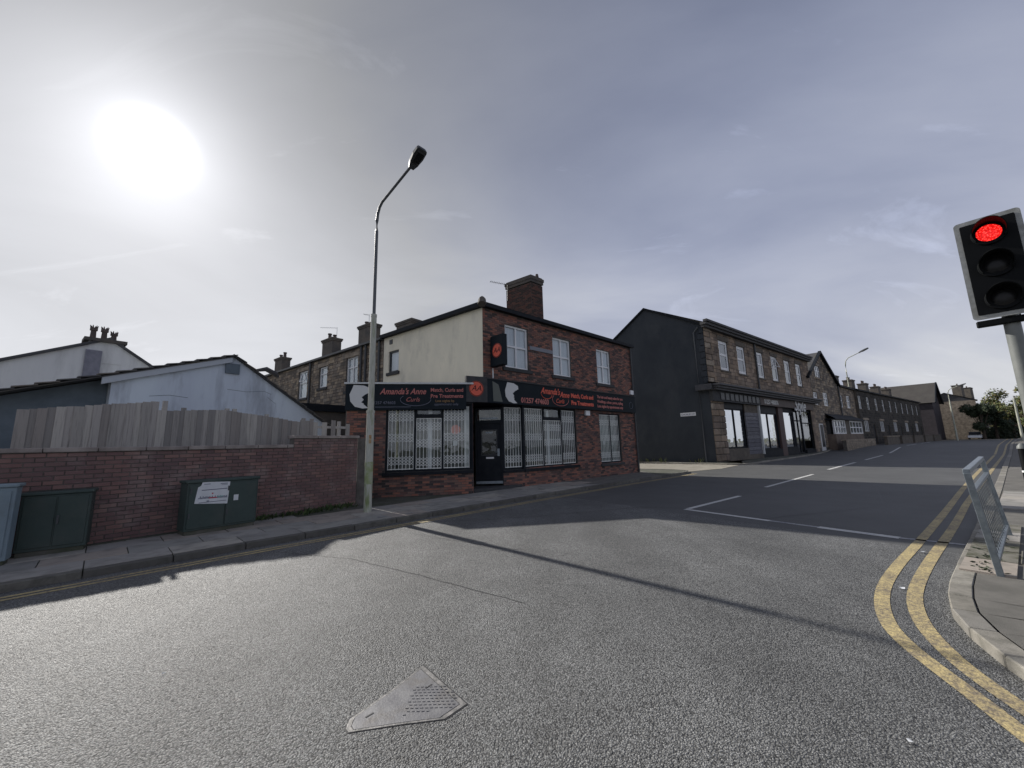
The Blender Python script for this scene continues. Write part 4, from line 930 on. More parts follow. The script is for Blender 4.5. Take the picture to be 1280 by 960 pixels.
mb = MB(); mb.tube([FG.p(-1.98, 0.05, 4.12), FG.p(-1.72, 0.05, 4.20), FG.p(-1.45, 0.05, 4.08), FG.p(-1.36, 0.05, 3.98)], [0.05, 0.08, 0.08, 0.05], 6); mb.build('slipped_tile', slate, t, tl)

# ------------------------------------------------------------------ white gabled house at far left
FH = Fr(-17, 17, 37)
t, tl = thing('gabled_house', 'white rendered gable end with a row of three chimney pots, far left', 'house', tuple(FH.p(-1, -3, 0)))
MB().prism(FH, [(-6.5, 0), (3.2, 0), (3.2, 3.6), (-0.93, 6.55), (-6.5, 3.75)], -8, 0).build('gable_wall', white_render, t, tl)
mb = MB(); mb.prism(FH, [(-6.8, 3.60), (-0.93, 6.552), (3.45, 3.42), (3.45, 3.54), (-0.93, 6.67), (-6.8, 3.72)], -8.2, 0.12); mb.build('roof', slate, t, tl)
MB().box(FH, -1.60, -1.12, 0.004, 0.10, 3.0, 6.02).build('chimney_breast', greybrick, t, tl)
cst = MB().box(FH, -1.55, -0.5, -0.6, 0.02, 5.5, 6.42).build('chimney', white_render, t, tl)
MB().box(FH, -1.70, -0.40, -0.75, 0.15, 6.42, 6.56).build('chimney_cap', sootstone, cst, tl)
for (u, h_) in ((-1.43, 0.50), (-1.10, 0.50), (-0.80, 0.36)):
    b = FH.p(u, -0.3, 6.56); pt = MB().tube([b, b+Vector((0, 0, h_*0.72)), b+Vector((0, 0, h_*0.76)), b+Vector((0, 0, h_))], [0.10, 0.085, 0.12, 0.12], 8)
    for k in range(6):
        an = k*math.pi/3; w0 = b+Vector((math.cos(an)*0.09, math.sin(an)*0.09, h_)); pt.tube([w0, w0+Vector((math.cos(an)*0.03, math.sin(an)*0.03, 0.11))], [0.03, 0.012], 4)
    pt.build('chimney_pot', potm, cst, tl)

# ------------------------------------------------------------------ boundary wall with individual bricks
FB = Fr(-4.35, 10.7, 37)
t, tl = thing('boundary_wall', 'long red brick boundary wall with stone coping along the left pavement', 'wall', tuple(FB.p(-3, 0, 0.05)))
U0w, U1w = -8.6, 0.06
mb = MB(); mb.box(FB, U0w, U1w, -0.235, 0, 0.0, 1.66); mb.box(FB, -1.62, U1w, -0.234, 0.001, 1.661, 1.88); mb.box(Fr(*FB.p(U1w, 0, 0).xy, -32, -1), 0.02, 1.6, -0.24, -0.01, 0, 1.88)
mb.build('wall_core', mortar, t, tl)
pcs = courses(FB, U0w, U1w, 0.08, 1.655) + courses(FB, -1.62, U1w, 1.66, 1.875)
vis = sorted([q for q in pcs if q[0] > -6.3 and q[3] > 0.15 and q[1]-q[0] > 0.1], key=lambda q: q[0] + (0 if q[2] > 0.35 else 2.0))
ind = set(vis[:300])
bm_cache = {}
for q in vis[:300]:
    wd = round(q[1]-q[0], 3)
    if wd not in bm_cache:
        k = MB(); f0 = Fr(0, 0, 37); piece_mesh(k, f0, [(-wd/2, wd/2, -0.0325, 0.0325)], 0.010)
        me = bpy.data.meshes.new('brick'); me.from_pydata(k.v, [], k.f); me.update(); me.materials.append(wall_brick); bm_cache[wd] = me
    o = bpy.data.objects.new('brick', bm_cache[wd]); col.objects.link(o); o.parent = t
    o.location = FB.p((q[0]+q[1])/2, random.uniform(-0.002, 0.002), (q[2]+q[3])/2)-tl
mb = MB(); piece_mesh(mb, FB, [q for q in pcs if q not in ind], 0.010, jit=0.5); mb.build('brickwork', wall_brick, t, tl, fix=False, kind='stuff')
u = U0w
while u < -1.64:
    e = min(u+0.62, -1.635); MB().box(FB, u+0.005, e-0.005, -0.28, 0.05, 1.662, 1.735+random.uniform(-0.003, 0.003)).build('coping_stone', coping, t, tl, bevel=0.008); u = e
u = -1.66
while u < U1w-0.05:
    e = min(u+0.6, U1w+0.03); MB().box(FB, u+0.005, e-0.005, -0.28, 0.05, 1.882, 1.955+random.uniform(-0.003, 0.003)).build('coping_stone', coping, t, tl, bevel=0.008); u = e
# timber fence standing on the wall
KF = 1.09      # the fence stands about a metre behind the wall
FF = Fr(*FB.p(0, -0.91, 0).xy, 37)
mu = lambda u: -5.93+(u+5.93)*KF
mz = lambda z_: 1.6+(z_-1.6)*KF
t, tl = thing('timber_fence', 'weathered close boarded timber fence with uneven tops standing behind the brick wall', 'fence', tuple(FF.p(-3, -0.2, 0.3)))
def ftop(u):
    if u < -4.08: return 2.36+(u+5.80)/(1.7)*0.26
    if u < -3.0: return 2.44+(u+4.04)*0.07
    if u < -1.7: return 2.51-(u+3.0)*0.13
    return 2.34+0.03*math.sin(u*9)
u = -5.82; kb_ = 0
while u < -0.12:
    wd = random.uniform(0.085, 0.125); h_ = ftop(u+wd/2)+random.gauss(0, 0.004)+(random.uniform(-0.04, 0.02) if u > -1.6 else 0)
    kb_ += 1; nn = -0.19+(0.014 if kb_ % 2 else 0.0)
    if -1.0 < u < -0.2 and random.random() < 0.25: u += wd; continue
    MB().prism(FF, [(mu(u-0.006), 0.4), (mu(u+wd+0.004), 0.4), (mu(u+wd+0.004), mz(h_+random.gauss(0, .004))), (mu(u-0.006), mz(h_))], nn-0.012, nn).build('board', weather, t, tl)
    u += wd
for u, h_ in ((-5.0, 2.2), (-4.05, 2.64), (-3.75, 2.52), (-3.0, 2.55), (-2.86, 2.55), (-2.2, 2.46), (-1.35, 2.40), (-0.4, 2.35)):
    MB().box(FF, mu(u), mu(u)+0.08, -0.30, -0.225, 0.0, mz(h_)).build('post', weather, t, tl)
for z_ in (0.8, 2.2): MB().box(FF, mu(-5.7), mu(-0.15), -0.222, -0.208, z_, z_+0.07).build('rail', weather, t, tl)

# ------------------------------------------------------------------ street cabinets
def lid(fr, a, b, c, d, z_, m, t, tl): MB().box(fr, a-0.025, b+0.025, c-0.025, d+0.025, z_, z_+0.05).build('lid', m, t, tl, bevel=0.012)
F3 = Fr(-6.05, 7.30, 36)
t, tl = thing('street_cabinet', 'dark green street cabinet with a white poster on its door, beside the brick wall', 'cabinet', tuple(F3.p(0.6, -0.2, 0.09)))
MB().box(F3, 0.0, 1.17, -0.42, 0.0, 0.17, 1.03).build('body', greencab, t, tl, bevel=0.006)
MB().box(F3, 0.02, 1.15, -0.40, -0.02, 0.08, 0.169).build('plinth', pave_dark, t, tl)
lid(F3, 0.0, 1.17, -0.42, 0.0, 1.031, greencab, t, tl)
for a, b in ((0.03, 0.60), (0.62, 1.14)):
    d_ = MB().box(F3, a, b, 0.001, 0.018, 0.21, 1.0).build('door', greencab, t, tl, bevel=0.004)
    for z_ in (0.40, 0.85): MB().box(F3, a+0.01, a+0.035, 0.019, 0.03, z_, z_+0.09).build('hinge', darkmetal, d_, tl)
po, pol = thing('poster', 'white printed poster with a torn corner pasted on the green cabinet door', 'poster', tuple(F3.p(0.35, 0.02, 0.6)))
MB().prism(F3, [(0.115, 0.66), (0.64, 0.60), (0.66, 1.02), (0.215, 1.045), (0.195, 0.98), (0.15, 0.95)], 0.0195, 0.0215).build('sheet', paper, po, pol)
mb = MB(); 
for (a, b, z_, h_) in ((0.24, 0.34, 0.995, 0.012), (0.50, 0.62, 0.985, 0.014), (0.52, 0.62, 0.965, 0.008), (0.21, 0.62, 0.885, 0.016), (0.18, 0.62, 0.66, 0.012), (0.30, 0.34, 0.675, 0.02)): mb.box(F3, a, b, 0.0216, 0.0222, z_, z_+h_)
for k in range(22):
    a = 0.17+k*0.021; hh_ = 0.02+0.03*abs(math.sin(k*1.7)); mb.box(F3, a, a+0.016, 0.0216, 0.0222, 0.735-k*0.0008, 0.735+hh_-k*0.0008)
mb.build('printed_text', printed, po, pol)
mb = MB(); mb.box(F3, 0.33, 0.46, 0.0223, 0.0228, 0.73, 0.75); mb.tube([F3.p(0.385, 0.0223, 0.82), F3.p(0.385, 0.0228, 0.82)], 0.014, 12); mb.build('printed_red', printred, po, pol)
mb = MB(); mb.box(F3, 0.46, 0.56, 0.0223, 0.0228, 0.75, 0.762); mb.build('printed_teal', printgreen, po, pol)
o = MB().box(F3, 0.74, 0.82, 0.0195, 0.0215, 0.645, 0.755).build('sticker', paper); tag(o, 'small square sticker right of the poster on the green cabinet', 'sticker')
F2 = Fr(-6.95, 6.50, 50)
t, tl = thing('street_cabinet', 'low dark green street cabinet with overhanging lid, second from the left edge', 'cabinet', tuple(F2.p(-0.43, -0.2, 0.09)))
MB().box(F2, -0.74, 0.0, -0.36, 0.0, 0.17, 1.0).build('body', greencab, t, tl, bevel=0.006)
MB().box(F2, -0.72, -0.02, -0.34, -0.02, 0.08, 0.169).build('plinth', pave_dark, t, tl)
lid(F2, -0.74, 0.0, -0.36, 0.0, 1.001, greencab, t, tl)
for a, b in ((-0.71, -0.38), (-0.36, -0.03)): MB().box(F2, a, b, 0.001, 0.014, 0.22, 0.97).build('door', greencab, t, tl, bevel=0.004)
MB().box(F2, -0.35, -0.325, 0.015, 0.035, 0.55, 0.68).build('handle', darkmetal, t, tl)
for k in range(5): MB().box(F2, 0.001, 0.008, -0.28, -0.08, 0.70+k*0.035, 0.715+k*0.035).build('vent_slot', darkmetal, t, tl)
F1 = Fr(-7.20, 5.70, 50)
t, tl = thing('street_cabinet', 'taller pale blue grey street cabinet cut off by the left edge', 'cabinet', tuple(F1.p(-0.4, -0.2, 0.09)))
MB().box(F1, -0.7, 0.0, -0.25, 0.0, 0.16, 1.17).build('body', bluecab, t, tl, bevel=0.006)
MB().box(F1, -0.68, -0.02, -0.23, -0.02, 0.08, 0.159).build('plinth', pave_dark, t, tl)
lid(F1, -0.7, 0.0, -0.25, 0.0, 1.171, bluecab, t, tl)
MB().box(F1, -0.66, -0.04, 0.001, 0.016, 0.22, 1.12).build('door', bluecab, t, tl, bevel=0.004)

# weeds along the wall foot
mb = MB(); mb.box(FB, -8.0, U1w, 0.0, 0.16, 0.05, 0.112); tag(mb.build('dirt_strip', pave_dark, kind='stuff'), 'dark strip of silt and moss along the foot of the brick wall', 'dirt')
def weeds(name, spots, n, m, lab, h=0.12, sp=0.12):
    mb = MB()
    for (x, y, z0_) in spots:
        for _ in range(n):
            a = random.random()*6.28; r0_ = abs(random.gauss(0, sp)); px_, py_ = x+math.cos(a)*r0_, y+math.sin(a)*r0_; hh = random.uniform(0.3, 1)*h; l = random.uniform(0.015, 0.035)
            d = Vector((math.cos(a*3.1), math.sin(a*3.1), 0)); b = Vector((px_, py_, z0_)); tp = b+Vector((math.cos(a)*hh*0.6, math.sin(a)*hh*0.6, hh))
            mb.add([b-d*l*0.3, b+d*l*0.3, b.lerp(tp, 0.6)+d*l, tp, b.lerp(tp, 0.6)-d*l], [(0, 1, 2, 3, 4)])
    tag(mb.build(name, m, fix=False, kind='stuff'), lab, 'weeds')
weeds('weeds', [tuple(FB.p(u, 0.12, 0.085)) for u in [-3.3+0.22*i for i in range(15)]], 26, leafm, 'straggly green weeds along the foot of the brick wall', 0.16)
weeds('weeds', [tuple(rf.p(0.2+0.35*i, 0.20, 0.1)) for i in range(9)], 16, leafd, 'sparse moss and weeds round the foot of the guard rail', 0.022, 0.09)
weeds('weeds', [(12.6, 26.9, 0.02), (10.9, 28.6, 0.02), (10.2, 29.3, 0.02)], 22, leafy, 'dry weeds at the foot of the black gable wall', 0.5, 0.25)

# ------------------------------------------------------------------ street lamps
def lamp(x, y, zb, az, pts, head, rads, label, stub=0.0, near=False, group='street lamps along the road'):
    t, tl = thing('street_lamp', label, 'street lamp', (x, y, zb), group)
    f = Fr(x, y, az)
    mb = MB(); mb.tube([f.p(0, 0, zb), f.p(0, 0, zb+rads[0][1])], [rads[0][0]*1.04, rads[0][0]], 16); mb.build('lower_post', postpaint, t, tl, smooth=True)
    P = [f.p(0, 0, zb+rads[0][1]), f.p(0, 0, rads[1][1])]; MB().tube(P, [rads[1][0]*1.05, rads[1][0]], 16).build('post', postpaint, t, tl, smooth=True)
    P = [f.p(0, 0, rads[1][1])] + [f.p(u, 0, z_) for u, z_ in pts]
    MB().tube(P, [rads[2][0]]+[rads[2][0]*(1-0.3*i/len(pts)) for i in range(len(pts))], 12).build('bracket_arm', postpaint if not near else mat('arm_grey', (0.10, 0.11, 0.12), rough=0.5), t, tl, smooth=True)
    (u0_, z0_), (u1_, z1_), wd, th = head
    # lantern: tapered body
    dv_ = (f.p(u1_, 0, z1_)-f.p(u0_, 0, z0_)); ln = dv_.length; dv_.normalize(); sd = f.N; up = sd.cross(dv_).normalized()
    if up.z < 0: up = -up
    b = f.p(u0_, 0, z0_); prof = [(0, 0.45, 0.5), (0.25, 0.8, 0.95), (0.6, 1.0, 1.0), (0.92, 0.95, 0.7), (1.0, 0.8, 0.45)]
    mb = MB(); vs = []
    for s_, wf, hf in prof:
        c_ = b+dv_*ln*s_
        vs += [c_-sd*wd/2*wf-up*th*0.35, c_+sd*wd/2*wf-up*th*0.35, c_+sd*wd/2*wf*0.8+up*th*0.65*hf, c_-sd*wd/2*wf*0.8+up*th*0.65*hf]
    fs = [(0, 1, 2, 3), (19, 18, 17, 16)]
    for i in range(4):
        for j in range(4): fs.append((i*4+j, i*4+(j+1) % 4, (i+1)*4+(j+1) % 4, (i+1)*4+j))
    mb.add(vs, fs); hd = mb.build('lantern', darkmetal, t, tl)
    q = MB(); c_ = b+dv_*ln*0.60-up*(th*0.36+0.012); hw, hl = wd*0.38, ln*0.30
    q.add([c_-sd*hw-dv_*hl, c_+sd*hw-dv_*hl, c_+sd*hw+dv_*hl, c_-sd*hw+dv_*hl, c_-sd*hw*0.8-dv_*hl*0.8-up*0.03, c_+sd*hw*0.8-dv_*hl*0.8-up*0.03, c_+sd*hw*0.8+dv_*hl*0.8-up*0.03, c_-sd*hw*0.8+dv_*hl*0.8-up*0.03], [(4, 5, 6, 7), (0, 1, 5, 4), (1, 2, 6, 5), (2, 3, 7, 6), (3, 0, 4, 7)])
    q.build('lens', darklens, hd, tl)
    return t, tl, f
t, tl, f = lamp(-3.53, 9.53, 0.09, 133, [(0.0, 7.35), (0.0, 7.66), (0.03, 7.84), (0.12, 8.0), (0.26, 8.09), (1.66, 8.37)], ((1.62, 8.34), (2.12, 8.57), 0.28, 0.15), ((0.090, 2.40), (0.070, 4.98), (0.042, 0)), 'tall cream painted street lamp on the left pavement in front of the shop', near=True)
MB().tube([f.p(0, 0, 2.47), f.p(0, 0, 2.53)], 0.100, 16).build('collar', postpaint, t, tl, smooth=True)
MB().tube([f.p(0, 0, 4.95), f.p(0, 0, 5.02)], 0.075, 16).build('collar', postpaint, t, tl, smooth=True)
cf = Fr(-3.53, 9.53, 70)
MB().box(cf, -0.025, 0.035, 0.070, 0.095, 1.72, 1.92).build('number_plate', postrust, t, tl)
mb = MB(); mb.tube([f.p(0, 0, 0.75), f.p(0, 0, 1.28)], 0.0955, 16, cap=False); mb.build('service_door', mat('green_stained_paint', (0.26, 0.31, 0.15), c2=(0.45, 0.46, 0.38), scale=5, rough=0.8), t, tl, smooth=True)
X2 = (1071-641)/480*50*1.005
lamp(44.2, 50.0, 0.45, 142, [(-0.02, 10.0), (0.0, 11.0), (0.1, 11.5), (0.4, 11.85), (1.6, 12.35)], ((1.5, 12.3), (2.5, 12.75), 0.35, 0.16), ((0.13, 2.2), (0.10, 8.2), (0.06, 0)), 'second street lamp, up the road in front of the stone gabled house')
lamp(75.2, 66.0, 0.45, 142, [(-0.02, 8.0), (0.0, 8.7), (0.12, 9.05), (0.4, 9.3), (1.3, 9.65)], ((1.2, 9.6), (2.2, 9.95), 0.35, 0.16), ((0.13, 2.0), (0.10, 7.0), (0.06, 0)), 'small far street lamp near the end of the stone terrace')

# ------------------------------------------------------------------ traffic signal
sg = Fr(5.036, 3.75, 140, -1)
sg.N = Vector((-0.766, -0.643, 0)); sg.D = Vector((math.sin(R(140)), math.cos(R(140)), 0)); sg.side = 1
t, tl = thing('traffic_signal', 'three aspect traffic signal showing red, on a grey pole at the right edge', 'traffic light', (5.036+0.05, 3.75+0.05, 0.1))
bp0 = sg.p(0.02, -0.12, 0.09)
MB().tube([bp0, Vector((bp0.x, bp0.y, 3.60))], 0.057, 20).build('pole', polegrey, t, tl, smooth=True)
def rrect(u0, u1, z0, z1, r, n=5):
    P = []
    for (cu, cz, a0) in ((u1-r, z1-r, 0), (u0+r, z1-r, 90), (u0+r, z0+r, 180), (u1-r, z0+r, 270)):
        for k in range(n+1): a = R(a0+90*k/n); P.append((cu+math.cos(a)*r, cz+math.sin(a)*r))
    return P
MB().prism(sg, rrect(-0.225, 0.225, 2.77, 3.86, 0.035), -0.004, 0.0).build('backing_board', sigwhite, t, tl)
MB().prism(sg, rrect(-0.185, 0.185, 2.815, 3.815, 0.012), 0.001, 0.006).build('board_face', sigblack, t, tl)
MB().box(sg, -0.15, 0.15, -0.10, -0.005, 2.82, 3.80).build('housing', sigblack, t, tl, bevel=0.02)
MB().box(sg, -0.02, 0.09, -0.30, -0.12, 2.72, 3.72).build('rear_signal_head', sigblack, t, tl, bevel=0.02)
MB().box(sg, -0.21, 0.12, -0.10, -0.03, 2.70, 2.765).build('mounting_bracket', sigblack, t, tl, bevel=0.01)
for k, zc in enumerate((3.665, 3.315, 2.965)):
    z_ = zc
    md = MB().tube([sg.p(0, 0.007, z_), sg.p(0, 0.03, z_)], [0.125, 0.12], 28).build('aspect', sigblack, t, tl, smooth=True)
    ls = MB(); ls.tube([sg.p(0, 0.030, z_), sg.p(0, 0.040, z_), sg.p(0, 0.046, z_)], [0.088, 0.076, 0.03], 28); ls.build('lens', redlens if k == 0 else darklens, md, tl, smooth=True)
    # hood: open visor over the top and sides
    hd = MB(); seg = 22; ins, outs = [], []
    for j in range(seg+1):
        a = R(-35+250*j/seg); d_ = 0.20*(0.25+0.75*max(0, math.sin(a)*0.6+0.4))
        for rr_, nn in ((0.118, 0.02), (0.118, 0.02+d_), (0.111, 0.02+d_), (0.111, 0.02)): hd.v.append(sg.p(math.cos(a)*rr_, nn, z_+math.sin(a)*rr_-0.03*(nn-0.02)))
    for j in range(seg):
        for q in range(4): hd.f.append((j*4+q, j*4+(q+1) % 4, (j+1)*4+(q+1) % 4, (j+1)*4+q))
    hd.build('hood', sigblack, md, tl, smooth=True)

# ------------------------------------------------------------------ guard rail
g0b, g0t = Vector((5.19, 4.41, 0.09)), Vector((5.05, 4.41, 1.18)); g1b, g1t = Vector((7.31, 5.99, 0.09)), Vector((7.16, 6.02, 1.22))
t, tl = thing('guard_rail', 'galvanised pedestrian guard rail leaning towards the road at the right kerb', 'railing', tuple(g0b))
def hbar(p, q, w_, h_, name, m=galv):
    d = (q-p).normalized(); sd = d.cross(Vector((0, 0, 1)))
    if sd.length < 0.3: sd = (g1b-g0b).normalized()
    sd.normalize(); up = sd.cross(d).normalized(); V = []
    for c_ in (p, q):
        for a, b in ((-1, -1), (1, -1), (1, 1), (-1, 1)): V.append(c_+sd*a*w_/2+up*b*h_/2)
    k = MB(); k.add(V, [(0, 1, 2, 3), (7, 6, 5, 4), (0, 4, 5, 1), (1, 5, 6, 2), (2, 6, 7, 3), (3, 7, 4, 0)]); return k
def at(u, h_): return (g0b.lerp(g1b, u)).lerp(g0t.lerp(g1t, u), h_)
for u in (0, 1): hbar(at(u, -0.03), at(u, 0.985), 0.055, 0.055, 'post').build('post', galv, t, tl, bevel=0.004)
hbar(at(-0.008, 1.0), at(1.008, 1.0), 0.055, 0.055, 'top').build('top_rail', galv, t, tl, bevel=0.004)
hbar(at(0.012, 0.80), at(0.988, 0.80), 0.045, 0.045, 'mid').build('middle_rail', galv, t, tl, bevel=0.004)
hbar(at(0.012, 0.12), at(0.988, 0.12), 0.045, 0.045, 'low').build('bottom_rail', galv, t, tl, bevel=0.004)
for k in range(1, 13):
    u = k/13.0; MB().tube([at(u, 0.14), at(u, 0.785)], 0.005, 8).build('infill_bar', galv_dark, t, tl, smooth=True)

# bollard
t, tl = thing('bollard', 'black bollard with a pale band and grey cap by the far right kerb', 'bollard', (15.9, 12.25, 0.09))
b = Vector((15.95, 12.28, 0.09))
MB().tube([b, b+Vector((0, 0, 1.0))], [0.10, 0.09], 16).build('body', sigblack, t, tl, smooth=True)
MB().tube([b+Vector((0, 0, 1.0)), b+Vector((0, 0, 1.08)), b+Vector((0, 0, 1.16))], [0.11, 0.10, 0.04], 16).build('cap', polegrey, t, tl, smooth=True)
MB().tube([b+Vector((0, 0, 0.27)), b+Vector((0, 0, 0.33))], 0.102, 16).build('band', upvc, t, tl, smooth=True)

# ------------------------------------------------------------------ black-flanked stone shop
F2B = Fr(13.61, 26.33, 52.5); FSB = Fr(13.61, 26.33, -48, -1)
t, tl = thing('stone_shop', 'large stone fronted shop with a plain black rendered gable wall', 'building', (14, 27, 0))
WN = [(u, u+1.42, 6.65, 8.90) for u in (2.12, 5.15, 8.78, 12.0, 15.2, 18.3)]
LB = 22.2
mb = MB(); walls(mb, F2B, 0, LB, 5.0, 9.6, WN, 0.18)
walls(mb, F2B, 0, 1.9, 0, 5.0); walls(mb, F2B, 20.95, LB, 0, 5.0)
EBk = Fr(*F2B.p(LB, 0, 0).xy, -48, 1); walls(mb, EBk, 0, 9, 0, 9.6)
mb.build('wall', mortar, t, tl, fix=False)
mb = MB(); piece_mesh(mb, F2B, courses(F2B, 0.95, LB, 5.5, 9.45, WN, bl=0.62, bh=0.30, joint=0.022, vary=0.25) + courses(F2B, 21.0, LB, 0.1, 5.0, bl=0.6, bh=0.3, joint=0.02, vary=0.2), 0.02, jit=1.0)
mb.build('stonework', stone2, t, tl, fix=False, kind='stuff')
# quoins
zq = 5.5; k = 0
while zq < 9.3:
    wq = 1.05 if k % 2 else 0.78; MB().box(F2B, 0.0, wq, 0.0, 0.06, zq+0.02, zq+0.40).build('quoin', stone_pale if k % 3 == 0 else stone2, t, tl, bevel=0.03); zq += 0.42; k += 1
zq = 0.15; k = 0
while zq < 4.7:
    for (a, b_) in (((0.0, 0.95), (0.97, 1.88)) if k % 2 else ((0.0, 0.60), (0.62, 1.35), (1.37, 1.88))):
        MB().box(F2B, a, b_-0.02, 0.0, 0.06+random.uniform(0, 0.03), zq+0.02, zq+0.42).build('quoin', stone_pale if k in (8, 10) and a == 0 else stone2, t, tl, bevel=0.03)
    zq += 0.44; k += 1
MB().prism(FSB, [(0, 0), (8.2, 0), (8.2, 8.9), (4.1, 11.85), (0.0, 9.62)], -0.3, 0.0).build('gable_wall', blackrender, t, tl)
for k in range(9):   # painted quoins wrapping the corner
    MB().box(FSB, 0.0, 0.42 if k % 2 else 0.30, 0.0, 0.05, 5.5+k*0.45, 5.5+k*0.45+0.41).build('quoin', blackrender, t, tl, bevel=0.03)
a0, a1, a2 = FSB.p(0, 0.12, 9.75), FSB.p(4.1, 0.12, 11.98), FSB.p(8.4, 0.12, 8.92)
DX = F2B.D*(LB+0.2)
mb = MB(); off_ = F2B.N*0.35
mb.quad(a0+off_, a1, a1+DX, a0+off_+DX); mb.quad(a1, a2, a2+DX, a1+DX); mb.build('roof', slate, t, tl, fix=False)
mb = MB(); mb.prism(FSB, [(-0.1, 9.58), (4.1, 11.86), (8.4, 8.78), (8.4, 8.92), (4.1, 12.0), (-0.1, 9.72)], 0.0, 0.14); mb.build('barge_board', blackpaint, t, tl)
mb = MB(); mb.box(F2B, -0.25, LB+0.1, 0.0, 0.30, 9.46, 9.62); mb.box(F2B, -0.35, LB+0.1, 0.0, 0.42, 9.621, 9.80); mb.box(F2B, -0.40, LB+0.12, 0.25, 0.52, 9.801, 9.95); mb.build('eaves_cornice', mat('dark_timber', (0.06, 0.06, 0.062), rough=0.7), t, tl)
for i, o_ in enumerate(WN):
    window(F2B, t, tl, *o_, us=(), zs=((o_[2]+o_[3])/2+0.08,), t=0.16, border=0.22, rec=0.05, pm=pane_dark, back=interior if i != 3 else curtain, sill=0.12, sillm=stone_bare, hopper=(o_[0]+0.1, o_[1]-0.1, 7.95, 8.75) if i == 3 else None)
    MB().box(F2B, o_[0]-0.15, o_[1]+0.15, 0.003, 0.05, o_[3]+0.005, o_[3]+0.33).build('lintel', stone_bare, t, tl)
downpipe(t, tl, [F2B.p(8.45, 0.12, 5.5), F2B.p(8.45, 0.12, 9.45)], 0.07)
downpipe(t, tl, [FSB.p(0.62, 0.08, 0.1), FSB.p(0.62, 0.08, 9.2), FSB.p(0.30, 0.1, 9.55)], 0.055, mat('pipe_grey', (0.09, 0.095, 0.10), rough=0.5))
# shopfront
mb = MB(); mb.box(F2B, -0.12, 22.1, 0.0, 0.55, 4.98, 5.12); mb.box(F2B, -0.2, 22.2, 0.0, 0.70, 5.121, 5.27); mb.box(F2B, -0.28, 22.25, 0.0, 0.85, 5.271, 5.40); mb.quad(F2B.p(-0.28, 0.85, 5.40), F2B.p(22.25, 0.85, 5.40), F2B.p(22.25, 0.0, 5.62), F2B.p(-0.28, 0.0, 5.62)); mb.box(FSB, -0.3, 0.75, 0.0, 0.5, 5.0, 5.4)
mb.build('shopfront_cornice', mat('dark_cornice', (0.045, 0.047, 0.055), rough=0.6, c2=(0.07, 0.07, 0.075), scale=3), t, tl)
MB().box(F2B, -0.05, 7.9, 0.0, 0.25, 4.25, 4.97).build('fascia', stonesill, t, tl)
MB().box(F2B, 7.92, 21.1, 0.0, 0.25, 4.30, 4.97).build('fascia', fasciabrown, t, tl)
for k in range(9): MB().box(F2B, 1.0+k*0.75, 1.55+k*0.75, 0.251, 0.30, 4.36, 4.88).build('fascia_moulding', darkframe, t, tl, bevel=0.02)
def sheet_window(a, b, c, d, mull, pm, zs=(), backm=interior, lit=None):
    mb = bars(F2B, a, b, c, d, mull, zs, 0.10, -0.22, -0.10, border=0.10); w_ = mb.build('window', blackpaint, t, tl)
    U = [a+0.1]+[x for u in mull for x in (u-0.05, u+0.05)]+[b-0.1]; Z = [c+0.1]+[x for z_ in zs for x in (z_-0.05, z_+0.05)]+[d-0.1]
    for x0, x1 in zip(U[::2], U[1::2]):
        for z0_, z1_ in zip(Z[::2], Z[1::2]):
            MB().box(F2B, x0, x1, -0.17, -0.16, z0_, z1_).build('pane', pm, w_, tl)
    MB().box(F2B, a, b, -1.3, -1.2, c-0.2, d+0.2).build('inner_wall', backm, w_, tl)
    return w_
sheet_window(1.95, 5.2, 0.95, 3.85, (3.6,), pane_mirror)
MB().box(F2B, 1.9, 5.25, -0.2, -0.08, 3.86, 4.25).build('head_panel', stonesill, t, tl)
zz_ = 0.45
while zz_ < 3.55:
    MB().box(F2B, 5.3, 7.75, -0.06, 0.03+random.uniform(0, .01), zz_, zz_+0.27).build('plank', planks_m, t, tl); zz_ += 0.29
MB().box(F2B, 5.3, 7.75, -0.06, 0.02, 3.58, 4.25).build('head_panel', stone_bare, t, tl)
MB().box(F2B, 7.72, 7.88, 0.0, 0.16, 0.4, 4.25).build('white_trim', lead, t, tl)
for (a, b_, c, d) in ((3.75, 4.95, 3.05, 3.70), (3.75, 4.95, 2.30, 2.9), (3.75, 4.95, 1.62, 2.15)): MB().box(F2B, a, b_, -0.21, -0.19, c, d).build('window_poster', paper, t, tl)
sheet_window(7.95, 12.0, 0.72, 3.72, (9.95,), pane_mirror)
MB().box(F2B, 7.95, 12.0, -0.2, -0.10, 3.73, 4.30).build('head_panel', stonesill, t, tl)
MB().box(F2B, 12.05, 13.15, -0.2, 0.05, 0.1, 4.30).build('pillar', brownwood, t, tl)
sheet_window(13.2, 16.1, 0.72, 4.0, (15.6,), pane_mirror)
sheet_window(18.3, 20.9, 0.45, 4.2, (), pane_dark, (3.0,))
w_ = sheet_window(16.15, 18.25, 0.15, 4.2, (17.2,), pane_dark, (3.2,)); w_.name = 'door'
MB().box(F2B, 13.2, 16.1, -0.2, -0.10, 4.01, 4.30).build('head_panel', stonesill, t, tl)
for (a, b_, zt) in ((1.9, 5.3, 0.94), (7.9, 12.05, 0.71), (13.15, 16.15, 0.71), (18.25, 20.95, 0.44)): MB().box(F2B, a, b_, -0.2, 0.04, -0.05, zt).build('stall_riser', blackpaint if a > 5 else stone_bare, t, tl)
MB().box(F2B, 5.3, 7.9, -0.1, 0.04, -0.05, 0.44).build('stall_riser', stone_bare, t, tl)
MB().box(F2B, 0.0, 22.0, -1.4, -1.3, 0, 5).build('inner_partition', interior, t, tl)
